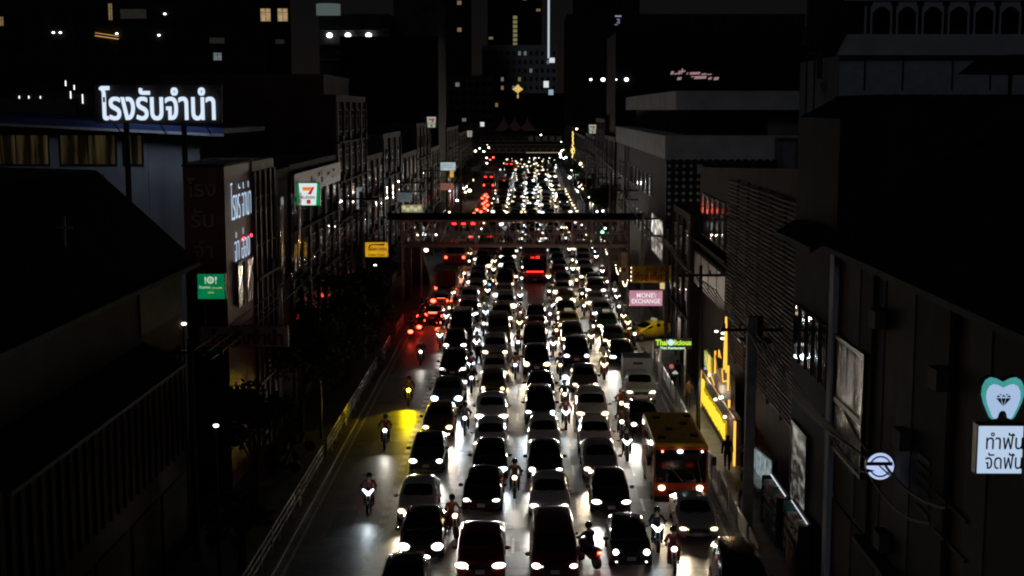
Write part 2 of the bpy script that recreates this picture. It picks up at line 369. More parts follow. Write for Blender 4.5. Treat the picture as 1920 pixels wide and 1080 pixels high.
# buses -----------------------------------------------------------------------
def bus(name, label, x, nose, Lb, Wb, Hb, lower, upper, roof, group=None, sign=None, signm=None, away=False, hl='warm', rz=0.0, lights=True):
    """nose at local y = 0 and the body runs back to y = Lb; with away the same bus shows its tail to the photo"""
    t = thing(name, label, 'bus', (x, nose if not away else nose + Lb, 0.004), pi if away else rz, group)
    w = Wb / 2; zb, zw, zt = .32, 1.15, Hb - .32
    part('lower_body', MB().prism([(-.0, zb), (Lb, zb), (Lb, zw), (.0, zw), (-.06, (zb + zw) / 2)], 'x', -w, w), lower, t)
    u = MB()
    for yy in (0.05, Lb * .28, Lb * .46, Lb * .64, Lb * .82, Lb - .14): 
        for s in (-1, 1): u.box(s * w - .05 * (s > 0), s * w + .05 * (s < 0), yy, yy + .12, zw, zt)
    u.box(-w, w, Lb - .1, Lb - .002, zw, zw + .25); u.box(-w, w, .02, Lb, zt, zt + .16)
    part('upper_body', u, upper, t)
    rf = part('roof', MB().prism([(-w + .02, zt + .163), (w - .02, zt + .163), (w - .06, Hb - .03), (w - .22, Hb), (-w + .22, Hb), (-w + .06, Hb - .03)], 'y', .0, Lb - .02), roof, t)
    for i, (rx, ry) in enumerate([(-.55, .16), (.5, .22), (-.2, .42), (.35, .6), (-.45, .8), (.6, .86)]):
        part('roof_vent', MB().box(-.17, .17, -.2, .2, 0, .07), M_dark, rf, loc=(rx * w * 1.2, ry * Lb, Hb + .002))
    part('windscreen', MB().prism([(.0, zw), (.03, zw), (.14, zt), (.11, zt)], 'x', -w + .08, w - .08), M_glass, t)
    for s in (-1, 1):
        for q in range(5):
            y0 = Lb * (.02 + .18 * q) + .25 if q else .3
            part('side_window', MB().box(s * (w - .03), s * (w - .012), Lb * (.1 + .18 * q) - .35, Lb * (.1 + .18 * q) + .5, zw + .06, zt - .05), M_glass, t)
        part('headlight', MB().ball((s * (w - .36), -.02, .92), .17, .08, .13, 10, 6), {'warm': M_hlw, 'white': M_hl}[hl] if lights else M_plate, t, True)
        part('wing_mirror', MB().tube((s * w, .0, zt - .1), (s * (w + .25), -.22, zt - .25), .02, k=5).box(s * (w + .25) - .09, s * (w + .25) + .09, -.27, -.2, zt - .65, zt - .25), M_black, t)
        for ay in (Lb * .2, Lb * .76):
            wh = part('wheel', MB().tube((-.13, 0, 0), (.13, 0, 0), .44, k=16), M_black, t, loc=(s * (w - .115), ay, .44))
            part('rim', MB().tube((-.137, 0, 0), (.137, 0, 0), .25, k=10), M_steel, wh)
        part('tail_light', MB().box(s * (w - .22) - .13, s * (w - .22) + .13, Lb - .02, Lb + .05, .85, 1.08), M_tailb if away else M_tail, t)
        part('upper_tail_light', MB().box(s * (w - .3) - .1, s * (w - .3) + .1, Lb - .02, Lb + .04, zt - .12, zt + .02), M_tail, t)
    part('rear_window', MB().box(-w + .25, w - .25, Lb - .03, Lb + .012, zw + .3, zt - .25), M_glass, t)
    part('bumper', MB().box(-w + .02, w - .02, -.16, .0, zb - .02, zb + .24), M_dark, t)
    part('grille', MB().box(-w * .5, w * .5, -.085, -.03, zb + .3, zb + .5), M_grille, t)
    part('number_plate', MB().box(-.2, .2, -.19, -.165, zb + .02, zb + .18), M_plate, t)
    if sign:
        ys = Lb + .03 if away else -.0
        sg = part('route_sign', MB().box(-w * .72, w * .72, (Lb - .01) if away else -.05, (Lb + .06) if away else .1, zt - .22, zt + .13), M_ledback, t)
        part('lettering', text_mesh(sign, .25, .004, signm or M_led, .012), None, sg, loc=(0, (Lb + .07) if away else -.06, zt - .045), rot=(pi / 2, 0, pi if away else 0))
    if lights and not away:
        for s in (-1, 1): beam(t, (s * (w - .36), -.15, .95), BEAM_P * .8, HLC[hl][1])
    return t

# motorcycles and people --------------------------------------------------------
M_skin = mat('skin', (.32, .19, .13), .6, var=.1)
CLOTH = {k: mat('cloth_' + k, c, .85, var=.2, scale=6) for k, c in {'black': (.015, .015, .016), 'red': (.20, .02, .02), 'orange': (.34, .09, .02), 'navy': (.02, .03, .08),
         'yellow': (.60, .42, .05), 'grey': (.16, .16, .17), 'white': (.55, .55, .54), 'green': (.05, .18, .08), 'denim': (.07, .09, .14), 'brown': (.12, .07, .04)}.items()}
M_shoe = mat('dark_shoes', (.02, .02, .02), .7); M_hair = mat('black_hair', (.01, .009, .008), .6)
def figure(joints, bones, cuts):
    """a skinned body: joints {name: (x, y, z, r)}; cuts(z, name) gives the material of a face from the nearest joint"""
    names = list(joints); me = bpy.data.meshes.new('body')
    me.from_pydata([joints[n][:3] for n in names], [(names.index(a), names.index(b)) for a, b in bones], [])
    o = bpy.data.objects.new('tmp', me); COL.objects.link(o); o.modifiers.new('k', 'SKIN'); sv = me.skin_vertices[0].data
    for i, n in enumerate(names): sv[i].radius = (joints[n][3], joints[n][3]); sv[i].use_root = (n == 'pelvis')
    o.modifiers.new('s', 'SUBSURF').levels = 1
    r = bpy.data.meshes.new_from_object(o.evaluated_get(bpy.context.evaluated_depsgraph_get())); bpy.data.objects.remove(o)
    r.materials.clear()
    for m in (M_skin, CLOTH['black'], CLOTH['denim'], M_shoe): r.materials.append(m)
    P = [(n, Vector(joints[n][:3])) for n in names]
    for p in r.polygons:
        n = min(P, key=lambda q: (q[1] - p.center).length)[0]; p.use_smooth = True
        p.material_index = 0 if n[:4] in ('head', 'neck', 'hand', 'nose', 'fing', 'crow') else 3 if n[:3] in ('foo', 'toe') else 2 if n[:4] in ('hip_', 'knee', 'shin', 'pelv') else 1
    return r
def limbs(J, side, sh, el, wr, hp, kn, an, toe):
    s = side
    J.update({'shou' + s: (*sh, .075), 'elbo' + s: (*el, .055), 'wris' + s: (*wr, .04), 'hand' + s: ((wr[0] + (wr[0] - el[0]) * .28), wr[1] + (wr[1] - el[1]) * .28, wr[2] + (wr[2] - el[2]) * .28, .042),
              'hip_' + s: (*hp, .10), 'knee' + s: (*kn, .07), 'shin' + s: (*an, .048), 'toe' + s: (*toe, .045)})
    return [('ches', 'shou' + s), ('shou' + s, 'elbo' + s), ('elbo' + s, 'wris' + s), ('wris' + s, 'hand' + s), ('pelvis', 'hip_' + s), ('hip_' + s, 'knee' + s), ('knee' + s, 'shin' + s), ('shin' + s, 'toe' + s)]
def person_mesh(pose):
    if pose == 'ride':     # seated on a motorcycle, facing -y, hands on the bar; seat at z .78
        J = {'pelvis': (0, .12, .86, .14), 'wais': (0, .08, 1.04, .13), 'ches': (0, .0, 1.28, .14), 'neck': (0, -.03, 1.46, .06), 'head': (0, -.06, 1.58, .095), 'crown': (0, -.05, 1.70, .08), 'nose': (0, -.16, 1.59, .02)}
        B = [('pelvis', 'wais'), ('wais', 'ches'), ('ches', 'neck'), ('neck', 'head'), ('head', 'crown'), ('head', 'nose')]
        for s, k in (('L', -1), ('R', 1)):
            B += limbs(J, s, (.19 * k, .02, 1.38), (.31 * k, -.16, 1.17), (.29 * k, -.42, 1.08), (.13 * k, .08, .82), (.20 * k, -.30, .76), (.19 * k, -.12, .36), (.20 * k, -.28, .30))
    else:
        a = .0 if pose == 'stand' else .24
        J = {'pelvis': (0, 0, .92, .14), 'wais': (0, 0, 1.08, .125), 'ches': (0, 0, 1.32, .14), 'neck': (0, 0, 1.49, .055), 'head': (0, -.015, 1.60, .09), 'crown': (0, 0, 1.71, .075), 'nose': (0, -.11, 1.60, .02)}
        B = [('pelvis', 'wais'), ('wais', 'ches'), ('ches', 'neck'), ('neck', 'head'), ('head', 'crown'), ('head', 'nose')]
        for s, k in (('L', -1), ('R', 1)):
            q = k * a
            B += limbs(J, s, (.19 * k, 0, 1.40), (.25 * k, q * .6 + .03, 1.12), (.26 * k, q * .9 - .08, .88), (.10 * k, 0, .86), (.11 * k, -q * .8 - .03, .48), (.11 * k, -q * 1.3 + .05, .09), (.12 * k, -q * 1.3 - .10, .045))
    return figure(J, B, None)
PM = {p: person_mesh(p) for p in ('ride', 'walk', 'stand')}
HELM = MB().ball((0, -.04, 1.63), .145, .165, .15, 10, 7).mesh('helmet', PAINT['black'], True)
HAIR = MB().ball((0, .02, 1.665), .105, .115, .115, 10, 6).mesh('hair', M_hair, True)
HAIRW = MB().ball((0, .02, 1.66), .11, .12, .12, 10, 6).ball((0, .07, 1.5), .09, .06, .18, 8, 6).mesh('hair', M_hair, True)
def person(pose, label, loc, rz, shirt, legs, hat='hair', group=None):
    t = thing('person', label, 'person', loc, rz, group)
    b = part('body', PM[pose], None, t); setmat(b, CLOTH[shirt], 1); setmat(b, CLOTH[legs], 2)
    h = part('helmet' if hat not in ('hair', 'long') else 'hair', HELM if hat not in ('hair', 'long') else HAIR if hat == 'hair' else HAIRW, None, t)
    if hat not in ('hair', 'long'): setmat(h, PAINT[hat])
    return t
def build_bike():
    D = {}
    D['frame'] = MB().prism([(-.25, .45), (.25, .32), (.62, .46), (.72, .70), (.2, .72), (-.05, .50), (-.3, .92), (-.42, .9)], 'x', -.11, .11).tube((-.42, .0, .92), (-.42, 0, .93), .1).mesh('frame', PAINT['black'])
    D['leg_shield'] = MB().prism([(-.24, .42), (-.20, .44), (-.38, .98), (-.46, .98)], 'x', -.24, .24).prism([(-.46, .9), (-.34, .86), (-.36, 1.04), (-.46, 1.02)], 'x', -.16, .16).mesh('leg_shield', PAINT['black'])
    D['seat'] = MB().prism([(-.02, .72), (.78, .76), (.80, .82), (.4, .84), (0, .79)], 'x', -.13, .13).mesh('seat', M_black)
    D['fork'] = MB().tube((-.08, -.38, .85), (-.08, -.64, .30), .028).tube((.08, -.38, .85), (.08, -.64, .30), .028).mesh('fork', M_steel)
    D['handlebar'] = MB().tube((-.36, -.34, 1.06), (0, -.40, 1.0), .018).tube((.36, -.34, 1.06), (0, -.40, 1.0), .018).mesh('handlebar', M_black)
    D['wheel'] = MB().tube((-.055, 0, 0), (.055, 0, 0), .29, k=16).mesh('wheel', M_black)
    D['rim'] = MB().tube((-.06, 0, 0), (.06, 0, 0), .16, k=10).mesh('rim', M_steel)
    D['mirror'] = MB().ball((0, 0, 0), .065, .03, .05, 8, 5).tube((0, 0, -.02), (0, .03, -.2), .01, k=4).mesh('mirror', M_black, True)
    D['round'] = MB().ball((0, 0, 0), .12, .08, .11, 10, 6).mesh('headlight', M_hl, True)
    D['vee'] = MB().prism([(-.26, .14), (-.20, .16), (0, .02), (.20, .16), (.26, .14), (.05, -.12), (-.05, -.12)], 'y', -.05, .05).mesh('headlight', M_hlc)
    D['tail'] = MB().box(-.08, .08, -.03, .03, -.04, .04).mesh('tail_light', M_tailb)
    return D
BK = build_bike()
def motorcycle(x, y, label, group, col='black', hl='white', shape='round', detail=2, rz=0.0, beam_p=700, lit=True, lens=None, tilt=7, ang=44, blend=.9):
    t = thing('motorcycle', label, 'motorcycle', (x, y, .004), rz, group)
    f = part('frame', BK['frame'], None, t); setmat(f, PAINT[col])
    s = part('leg_shield', BK['leg_shield'], None, t); setmat(s, PAINT[col])
    if lit:
        h = part('headlight', BK[shape], None, t, loc=(0, -.50, .96)); setmat(h, lens or HLC[hl][0])
        if beam_p: beam(t, (0, -.62, .98), beam_p * .07, HLC[hl][1], 0, ang, tilt, blend)
    tl = part('tail_light', BK['tail'], None, t, loc=(0, .80, .72))
    if detail >= 1:
        part('seat', BK['seat'], None, t); part('handlebar', BK['handlebar'], None, t); part('fork', BK['fork'], None, t)
        for yy in (-.66, .56):
            w = part('wheel', BK['wheel'], None, t, loc=(0, yy, .29))
            if detail > 1: part('rim', BK['rim'], None, w)
        if detail > 1:
            for k in (-1, 1): part('mirror', BK['mirror'], None, t, loc=(k * .34, -.36, 1.26))
    return t
# ------------------------------------------------------------------ the ground, the road and its pavements
XL, XR, FL, FR = -9.9, 8.8, -14.0, 11.0
struct('ground', MB().add([(-900, -60, -.06), (900, -60, -.06), (900, 2600, -.06), (-900, 2600, -.06)], [(0, 1, 2, 3)]), mat('bare_ground', (.06, .055, .05), .9))
rv = []; rf_ = []
ys = [0 + 8 * i for i in range(100)]
struct('road', MB().add([(XL, -20, 0), (XR, -20, 0), (XR, 900, 0), (XL, 900, 0)], [(0, 1, 2, 3)]), M_road)
struct('side_street', MB().add([(XR, 103.3, .001), (60, 103.3, .001), (60, 109.4, .001), (XR, 109.4, .001)], [(0, 1, 2, 3)]), M_road)
for nm, a, b, c in (('pavement', XL - .25, FL, [(0, 900)]), ('pavement', XR + .25, FR, [(0, 103), (109.6, 900)])):
    for (y0, y1) in c:
        struct(nm, MB().box(min(a, b), max(a, b), y0, y1, -.04, .14), M_pave)
        struct('kerb', MB().box(min(a, a + (.25 if a < 0 else -.25)), max(a, a + (.25 if a < 0 else -.25)), y0, y1, -.04, .15), M_kerb)
ln = MB()
for x in (-3.45, -.6, 2.3, 5.3):
    y = 48.0
    while y < 460: ln.add([(x - .06, y, .004), (x + .06, y, .004), (x + .06, y + 2, .004), (x - .06, y + 2, .004)], [(0, 1, 2, 3)]); y += 6
y = 48.0
while y < 300:
    ln.add([(-6.52, y, .004), (-6.20, y, .004), (-6.20, y + .62, .004), (-6.52, y + .62, .004)], [(0, 1, 2, 3)]); y += 1.25
for x in (XL + .35, XR - .3): ln.add([(x - .06, 40, .004), (x + .06, 40, .004), (x + .06, 460, .004), (x - .06, 460, .004)], [(0, 1, 2, 3)])
struct('lane_markings', ln, M_paint)
mh = MB()
for (x, y, r) in [(-.9, 57.5, .33), (-3.3, 71, .33), (2.1, 63, .33), (5.4, 79, .33), (-7.9, 66, .33), (-3.1, 88, .33)]:
    mh = MB().tube((x, y, .002), (x, y, .012), r, k=20)
    o = part('manhole_cover', mh, M_dark, None); tag(o, None, 'manhole cover', 'iron manhole covers in the road'); o['label'] = 'round iron manhole cover set in the asphalt between the traffic lanes'

# ------------------------------------------------------------------ building kit
WINM = {}
def win_mesh(w, h, axis, fm, pm):
    k = (round(w, 2), round(h, 2), axis, fm.name, pm.name)
    if k in WINM: return WINM[k]
    def B(a0, a1, z0, z1, t0, t1, mb): 
        mb.box(*((t0, t1, a0, a1) if axis == 'x' else (a0, a1, t0, t1)), z0, z1)
    f = MB(); t = .07
    B(-w / 2 - t, -w / 2, -h / 2 - t, h / 2 + t, -.05, .05, f); B(w / 2, w / 2 + t, -h / 2 - t, h / 2 + t, -.05, .05, f)
    B(-w / 2, w / 2, -h / 2 - t, -h / 2, -.05, .07, f); B(-w / 2, w / 2, h / 2, h / 2 + t, -.05, .05, f); B(-.03, .03, -h / 2, h / 2, -.03, .03, f)
    B(-w / 2, w / 2, h * .2, h * .2 + .05, -.028, .028, f)
    p = MB(); B(-w / 2 - .01, w / 2 + .01, -h / 2 - .01, h / 2 + .01, -.02, .02, p)
    WINM[k] = (f.mesh('window', fm), p.mesh('pane', pm)); return WINM[k]
def window(parent, loc, w, h, axis, fm=None, pm=None):
    a, b = win_mesh(w, h, axis, fm or M_sill, pm or M_glass)
    f = part('window', a, None, parent, loc=loc); part('pane', b, None, f); return f
M_curt = emit('curtained_window_dim', (.75, .52, .22), .05, .95, 1.1, (1.6, 1, .12))
M_litw = emit('lit_window_warm', (1, .66, .30), .26, .5, 4)
M_litc = emit('lit_window_cool', (.8, .92, 1), .22, .5, 4)
M_litd = emit('lit_window_faint', (.8, .7, .5), .03, .7, 5)
AC = MB().box(-.4, .4, -.16, .16, -.28, .28).tube((-.12, -.17, 0), (-.12, -.15, 0), .2, k=10).mesh('air_conditioner', M_wgrey)
ACX = MB().box(-.16, .16, -.4, .4, -.28, .28).mesh('air_conditioner', M_wgrey)
def block(label, x0, x1, y0, y1, h, wall, group=None, name='building', cat='building', z0=-.05, parapet=.5, roof=None):
    t = thing(name, label, cat, ((x0 + x1) / 2, y0, 0), 0, group)
    cx = (x0 + x1) / 2
    part('wall', MB().box(x0 - cx, x1 - cx, 0, y1 - y0, z0, h), wall, t)
    if parapet:
        w = .18; p = MB(); a, b, c, d = x0 - cx, x1 - cx, 0, y1 - y0
        p.box(a - .05, b + .05, -.05, w, h + .003, h + parapet); p.box(a - .05, b + .05, d - w, d + .05, h + .003, h + parapet)
        p.box(a - .05, a + w, w, d - w, h + .003, h + parapet - .004); p.box(b - w, b + .05, w, d - w, h + .003, h + parapet - .004)
        part('parapet', p, wall, t)
    if roof: part('roof', MB().box(x0 - cx + .2, x1 - cx - .2, .2, y1 - y0 - .2, h + .004, h + .05), roof, t)
    t['_'] = 1; del t['_']
    return t
def shop(label, side, y0, y1, h, wall, floors=3, bays=2, depth=14, trim=None, group=None, ww=1.3, wh=1.5, pane=None, shutter=True, awning=None, end=False, ac=True, base=4.0):
    """a row building: its street side lies on the facade line; windows storey by storey"""
    xf = FL if side < 0 else FR
    x0, x1 = (xf - depth, xf) if side < 0 else (xf, xf + depth)
    t = block(label, x0, x1, y0, y1, h, wall, group)
    cx = (x0 + x1) / 2; fx = xf - cx; sg = 1 if side < 0 else -1
    trim = trim or M_sill; L = y1 - y0; fh = (h - base) / floors
    for i in range(floors):
        for b in range(bays):
            window(t, (fx + sg * .051, (b + .5) * L / bays, base + (i + .52) * fh), min(ww, L / bays - .5), min(wh, fh - .8), 'x', trim, pane)
            if ac and random.random() < .35:
                part('air_conditioner', ACX, None, t, loc=(fx + sg * .17, (b + .5) * L / bays + .1, base + (i + .05) * fh))
        part('ledge', MB().box(min(fx, fx + sg * .28), max(fx, fx + sg * .28), .02, L - .02, base + i * fh - .14, base + i * fh), wall, t)
    for b in range(bays + 1):
        yy = min(max(b * L / bays, .18), L - .18)
        part('pilaster', MB().box(min(fx, fx + sg * .16), max(fx, fx + sg * .16), yy - .16, yy + .16, .14, h - .02), wall if b % 2 else trim, t)
    if shutter:
        for b in range(bays):
            m = MB(); 
            for q in range(7): m.box(min(fx + sg * .01, fx + sg * (.06 + .02 * (q % 2))), max(fx + sg * .01, fx + sg * (.06 + .02 * (q % 2))), b * L / bays + .3, (b + 1) * L / bays - .3, .16 + q * .42, .16 + (q + 1) * .42 - .01)
            part('roller_shutter', m, M_steel if b % 2 else M_wgrey, t)
    if awning:
        part('awning', MB().prism([(fx, 3.7), (fx, 3.58), (fx + sg * 1.7, 3.05), (fx + sg * 1.7, 3.14)], 'y', .1, L - .1), awning, t)
    if end:
        for i in range(floors):
            for q in range(2): window(t, ((x0 - cx) * .5 * (1 if side > 0 else 1) + q * 3.2 - 1, -.051, base + (i + .52) * fh), 1.1, 1.2, 'y', trim, pane)
    return t

# ---- left row ------------------------------------------------------------------
# dark low shophouse with a big pitched roof, nearest on the left
t = thing('shophouse', 'dark shophouse with a big pitched roof and striped walls, nearest on the left', 'building', (FL, 30, 0))
part('wall', MB().box(-13, 0, 0, 24.6, -.05, 11.9), M_wmaroon, t)
part('roof', MB().prism([(.55, 11.75), (.55, 11.95), (-3.4, 15.6), (-14, 15.9), (-14, 11.75)], 'y', -1, 25.0), M_roofd, t)
part('eaves_gutter', MB().box(.56, .72, -1, 25, 11.72, 11.9), M_wgrey, t)
part('upper_wall_panel', MB().box(.0, .05, 18.5, 24.5, 9.9, 11.7), mat('ochre_render', (.16, .12, .05), .8), t)
part('canopy_roof', MB().prism([(0, 9.6), (0, 9.45), (1.5, 8.7), (1.5, 8.82)], 'y', 2, 19), M_roofd, t)
for i in range(26):
    part('wall_slat', MB().box(0, .07, -.1, .1, 4.3, 8.6), mat(*(('dark_red_slat', (.026, .011, .011), .85), ('dark_brown_slat', (.022, .014, .010), .85))[i % 2], spec=.06), t, loc=(0, 4 + i * .8, 0))
part('pale_cross', MB().box(-.03, .03, -.03, .03, 0, 1.0).box(-.28, .28, -.025, .025, .58, .66), M_sill, t, loc=(-1.2, 14.5, 13.55))  # thin pale cross on the roof slope
for i in range(6): part('roller_shutter', MB().box(0, .06, 0, 3.4, .16, 3.4), M_wdark, t, loc=(0, .6 + i * 4.0, 0))

# white house with the blue roof behind the rooftop sign
t = thing('house', 'white house with a blue roof and curtained windows behind the rooftop pawn sign', 'building', (-26, 75, 0))
part('wall', MB().box(-11, 8.0, .0, 9, -.05, 16.7), M_wwhite, t)
part('roof', MB().prism([(-14, 17.85), (9.6, 16.72), (9.6, 17.0), (-14, 18.35)], 'y', -1.15, 10.5), M_blue, t)
part('fascia', MB().prism([(-14, 17.70), (9.6, 16.57), (9.6, 16.715), (-14, 17.84)], 'y', -1.19, -1.0), M_wwhite, t)
part('roof_parapet', MB().box(-16, -2.2, 10.7, 11.2, 15, 18.7), M_wgrey, t)
for xa, xb in ((-30.0 + 26 + .05, -.25), (.3, 3.45), (3.75, 4.9)):
    f = MB(); z0, z1 = 15.05, 16.62
    for a, b, c, d in ((xa, xb, z0 - .1, z0), (xa, xb, z1, z1 + .06), (xa, xa + .09, z0, z1), (xb - .09, xb, z0, z1), ((xa + xb) / 2 - .03, (xa + xb) / 2 + .03, z0, z1)): f.box(a, b, -.06, .0, c, d)
    w = part('window', f, M_dark, t)
    part('curtained_pane', MB().box(xa + .08, xb - .08, -.03, -.004, z0, z1), M_curt, w)
part('wall_pilaster', MB().box(-.22, .27, -.1, 0, 9, 16.6), M_wwhite, t)
part('wall_pilaster', MB().box(4.95, 5.15, -.1, 0, 12, 16.55), M_wwhite, t)
g = MB()
for i in range(9): g.box(.75 + i * .24, .78 + i * .24, -.12, -.09, 12.4, 14.55)
for i in range(8): g.box(.7, 2.75, -.125, -.095, 12.5 + i * .28, 12.53 + i * .28)
part('window_grille', g, M_dark, t)

# sign tower
t = thing('sign_tower', 'dark red pawn shop corner tower with a lit lettered side', 'building', (FL - .95, 62.9, 0))
part('wall', MB().box(-.95, .95, 0, 6.1, -.05, 15.4), mat('dark_red_panel', (.16, .02, .022), .5), t)
part('coping', MB().box(-1.0, 1.0, -.05, 6.15, 15.4, 15.52), M_wmaroon, t)
M_faint = mat('unlit_lettering', (.34, .19, .17), .6)
for i, s in enumerate(('โรง', 'รับ', 'จำ', 'นำ')):
    part('lettering', text_mesh(s, (.88, .86, .84, .84)[i], .03, M_faint, .012), None, t, loc=(-.1, -.04, 14.45 - i * 1.43), rot=X90)
M_letb = emit('lit_lettering_blue', (.55, .76, 1.0), 1.15)
M_letw = emit('lit_lettering_white', (.70, .83, 1.0), 1.0)
part('lit_lettering', text_mesh('โรงรั จำนำ', 1.75, .004, M_letb, -.018, 4.6), None, t, loc=(1.02, 3.3, 13.7), rot=(pi / 2, 0, pi / 2))
part('lit_lettering', text_mesh('จำ ฮ่อง', 1.5, .004, M_letb, -.018, 3.5), None, t, loc=(1.02, 3.3, 11.55), rot=(pi / 2, 0, pi / 2))
for yy in (3.55, 5.35): part('red_lamp', MB().ball((1.05, yy, 11.75), .06, .06, .09), emit('small_red_lamp', (1, .05, .1), 4), t)
for i in range(4): part('glass_panel', MB().box(.0, .05, .02, 1.44, 8.6, 10.75), M_mirror, t, loc=(.955, .12 + i * 1.47, 0), rot=(0, R((-1.2, .8, 1.6, -.6)[i]), R((1.2, -.8, .5, -1.4)[i])))

def glazed(label, y0, y1, h, z0, z1, wall, n=5):
    t = shop(label, -1, y0, y1, h, wall, 1, 1, depth=3.6, shutter=True, ac=False, ww=.6, wh=.6)
    for i in range(n):
        w = (y1 - y0 - .3) / n
        part('glass_panel', MB().box(-.0, .06, .03, w - .03, z0, z1), M_mirror, t, loc=(1.8 + .17, .15 + i * w, 0), rot=(0, R(rnd(-2.5, 2.5)), R(rnd(-2, 2))))
    return t
shop('brown narrow building with timber slatted front beyond the red tower', -1, 69.1, 74.9, 14.9, M_wood, 2, 4, depth=3.2, ww=.9, wh=2.4, group=None)
glazed('narrow brown building with a tall glass front catching the headlights', 75, 80, 14.2, 8.2, 13.2, M_wbrown)
s4 = shop('long dark building with a dark red fascia band behind the convenience sign', -1, 80, 100, 14.3, M_wgrey, 3, 6, trim=M_sill, pane=M_glass, awning=M_roofd)
part('fascia_band', MB().box(7.0, 7.3, .1, 19.9, 12.9, 14.25), mat('dark_red_panel', (.16, .02, .022), .5), s4)
gl = MB()
for (y0, y1, za, zb) in ((5, 5.5, 13.1, 13.5), (6.4, 6.9, 13.2, 13.8), (7.6, 8.1, 13.2, 13.5), (9.6, 11, 13.7, 13.95), (10.8, 11.2, 13.2, 13.6), (13.6, 14.8, 13.6, 13.75), (15.6, 16.9, 13.3, 13.45), (16.2, 16.8, 13.7, 13.9)): gl.box(7.31, 7.34, y0, y1, za, zb)
part('glint_strokes', gl, M_sill, s4)  # pale strokes put on the band in place of glints
shop('tall grey building with white window bands on the left row', -1, 100, 118, 18.6, M_wmaroon, 5, 5, trim=M_sill, depth=17, end=True, pane=M_glass, awning=M_roofd)
for o_, (y0, y1, h, wl, lb) in enumerate([(118, 132, 13.5, M_wbrown, 'brown shophouse with pale pilasters left of the footbridge'), (132, 150, 15.2, M_wgrey, 'grey shophouse with ledges just beyond the left footbridge stair'),
        (150, 172, 12.6, M_wmaroon, 'low maroon shophouse under the pale lit signs'), (172, 196, 15.8, M_wdark, 'dark shophouse carrying the high convenience sign'),
        (196, 216, 12.0, M_wbrown, 'low brown shophouse in front of the tall black block'), (236, 275, 14.4, M_wgrey, 'grey shophouse beyond the tall black block'), (275, 330, 12.8, M_wmaroon, 'distant maroon shophouse row on the left'),
        (330, 400, 14.2, M_wgrey, 'distant grey shophouse row beside the far footbridge on the left')]):
    shop(lb, -1, y0, y1, h, wl, 3, max(3, int((y1 - y0) / 5)), trim=M_sill, pane=[M_glass, M_glass, M_litd][o_ % 3], awning=[M_roofd, M_blue, None][o_ % 3])
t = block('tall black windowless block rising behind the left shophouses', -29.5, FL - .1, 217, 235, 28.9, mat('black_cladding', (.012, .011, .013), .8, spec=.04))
t = block('pale grey office block standing behind the tall black block', -25.2, -16.9, 260, 285, 38.5, M_wgrey)
part('roof_structure', MB().box(-2.4, 1.8, 4, 12, 38.6, 41), M_wgrey, t)
t = block('grey hotel block with balconies and three floodlights', -38.5, -25.5, 255, 275, 35, M_wgrey)
for i in range(3): part('balcony_slab', MB().box(-6.2, 6.2, -1, -.05, 27 + i * 2.7, 27.35 + i * 2.7), M_conc, t)
for i in range(3): part('floodlight', MB().ball((-4.5 + i * 3.6 - (i == 1) * .2, -.6, 31.6), .55, .3, .45), emit('floodlight_white', (.85, .95, 1), 5), t)
part('lit_drum', MB().tube((-4.6, -.8, 35.2), (-4.6, -.8, 37.2), 2.2, k=20), emit('faint_green_glow', (.55, .75, .7), .12), t)
M_wtow = mat('tower_render', (.45, .43, .45), .8, var=.25, scale=.2)
def tower(label, x0, x1, y, h, wall, cols, rows, z0=20, pane=None, lit=.05, dy=20, ww=.6, seed=1, group=None, fm=None):
    t = block(label, x0, x1, y, y + dy, h, wall, group, parapet=1.0)
    rg = random.Random(seed); W_ = x1 - x0; k = W_ / cols
    for r in range(rows):
        for c in range(cols):
            p = (M_litw if rg.random() < .4 else M_litc) if rg.random() < lit else (pane or M_glass)
            window(t, (-W_ / 2 + (c + .5) * k, -.051, z0 + (r + .5) * (h - 1 - z0) / rows), k * ww, (h - 1 - z0) / rows * .45, 'y', fm or M_wtow, p)
    return t
# dark buildings filling the upper left
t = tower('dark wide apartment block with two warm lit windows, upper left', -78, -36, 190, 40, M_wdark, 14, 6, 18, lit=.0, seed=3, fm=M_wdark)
M_litb = emit('lit_window_bright', (1, .68, .34), .5, .5, 2)
for (px, a) in ((498, M_litb), (530, M_litb)):
    p = atd(px, 28, 189.9); window(t, (p.x + 57, -.1, p.z), 1.35, 1.7, 'y', M_wtow, a)
for (px, py, w, h, m) in ((207, 22, .5, 2.2, M_litw), (250, 26, 3.5, 1.2, M_litd), (408, 106, 1.1, 1.0, M_litc), (525, 78, 1.1, .5, M_litd), (407, 76, 2.0, .7, M_litd), (3, 40, .5, 1.2, M_litw)):
    p = atd(px, py, 189.8); window(t, (p.x + 57, -.2, p.z), w, h, 'y', M_wtow, m)
for (px, py) in ((298, 66), (219, 63), (100, 61), (113, 61), (309, 26)):
    p = atd(px, py, 189.6); part('wall_lamp', MB().ball((0, 0, 0), .22, .12, .14), emit('wall_lamp_white', (1, .95, .85), 3), t, loc=(p.x + 57, -.4, p.z))
p = atd(200, 70, 189.6); part('lit_ledge', MB().box(-1.6, 1.6, -.2, .1, -.05, .05).box(-1.6, 1.6, -.2, .1, .35, .42), emit('amber_strip', (1, .55, .18), .7), t, loc=(p.x + 57, -.3, p.z), rot=(0, R(8), 0))
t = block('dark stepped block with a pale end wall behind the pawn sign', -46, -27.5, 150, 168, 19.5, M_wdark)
t = block('low dark rooftop with small terrace lights behind the white house', -62, -34, 125, 140, 19, M_wdark)
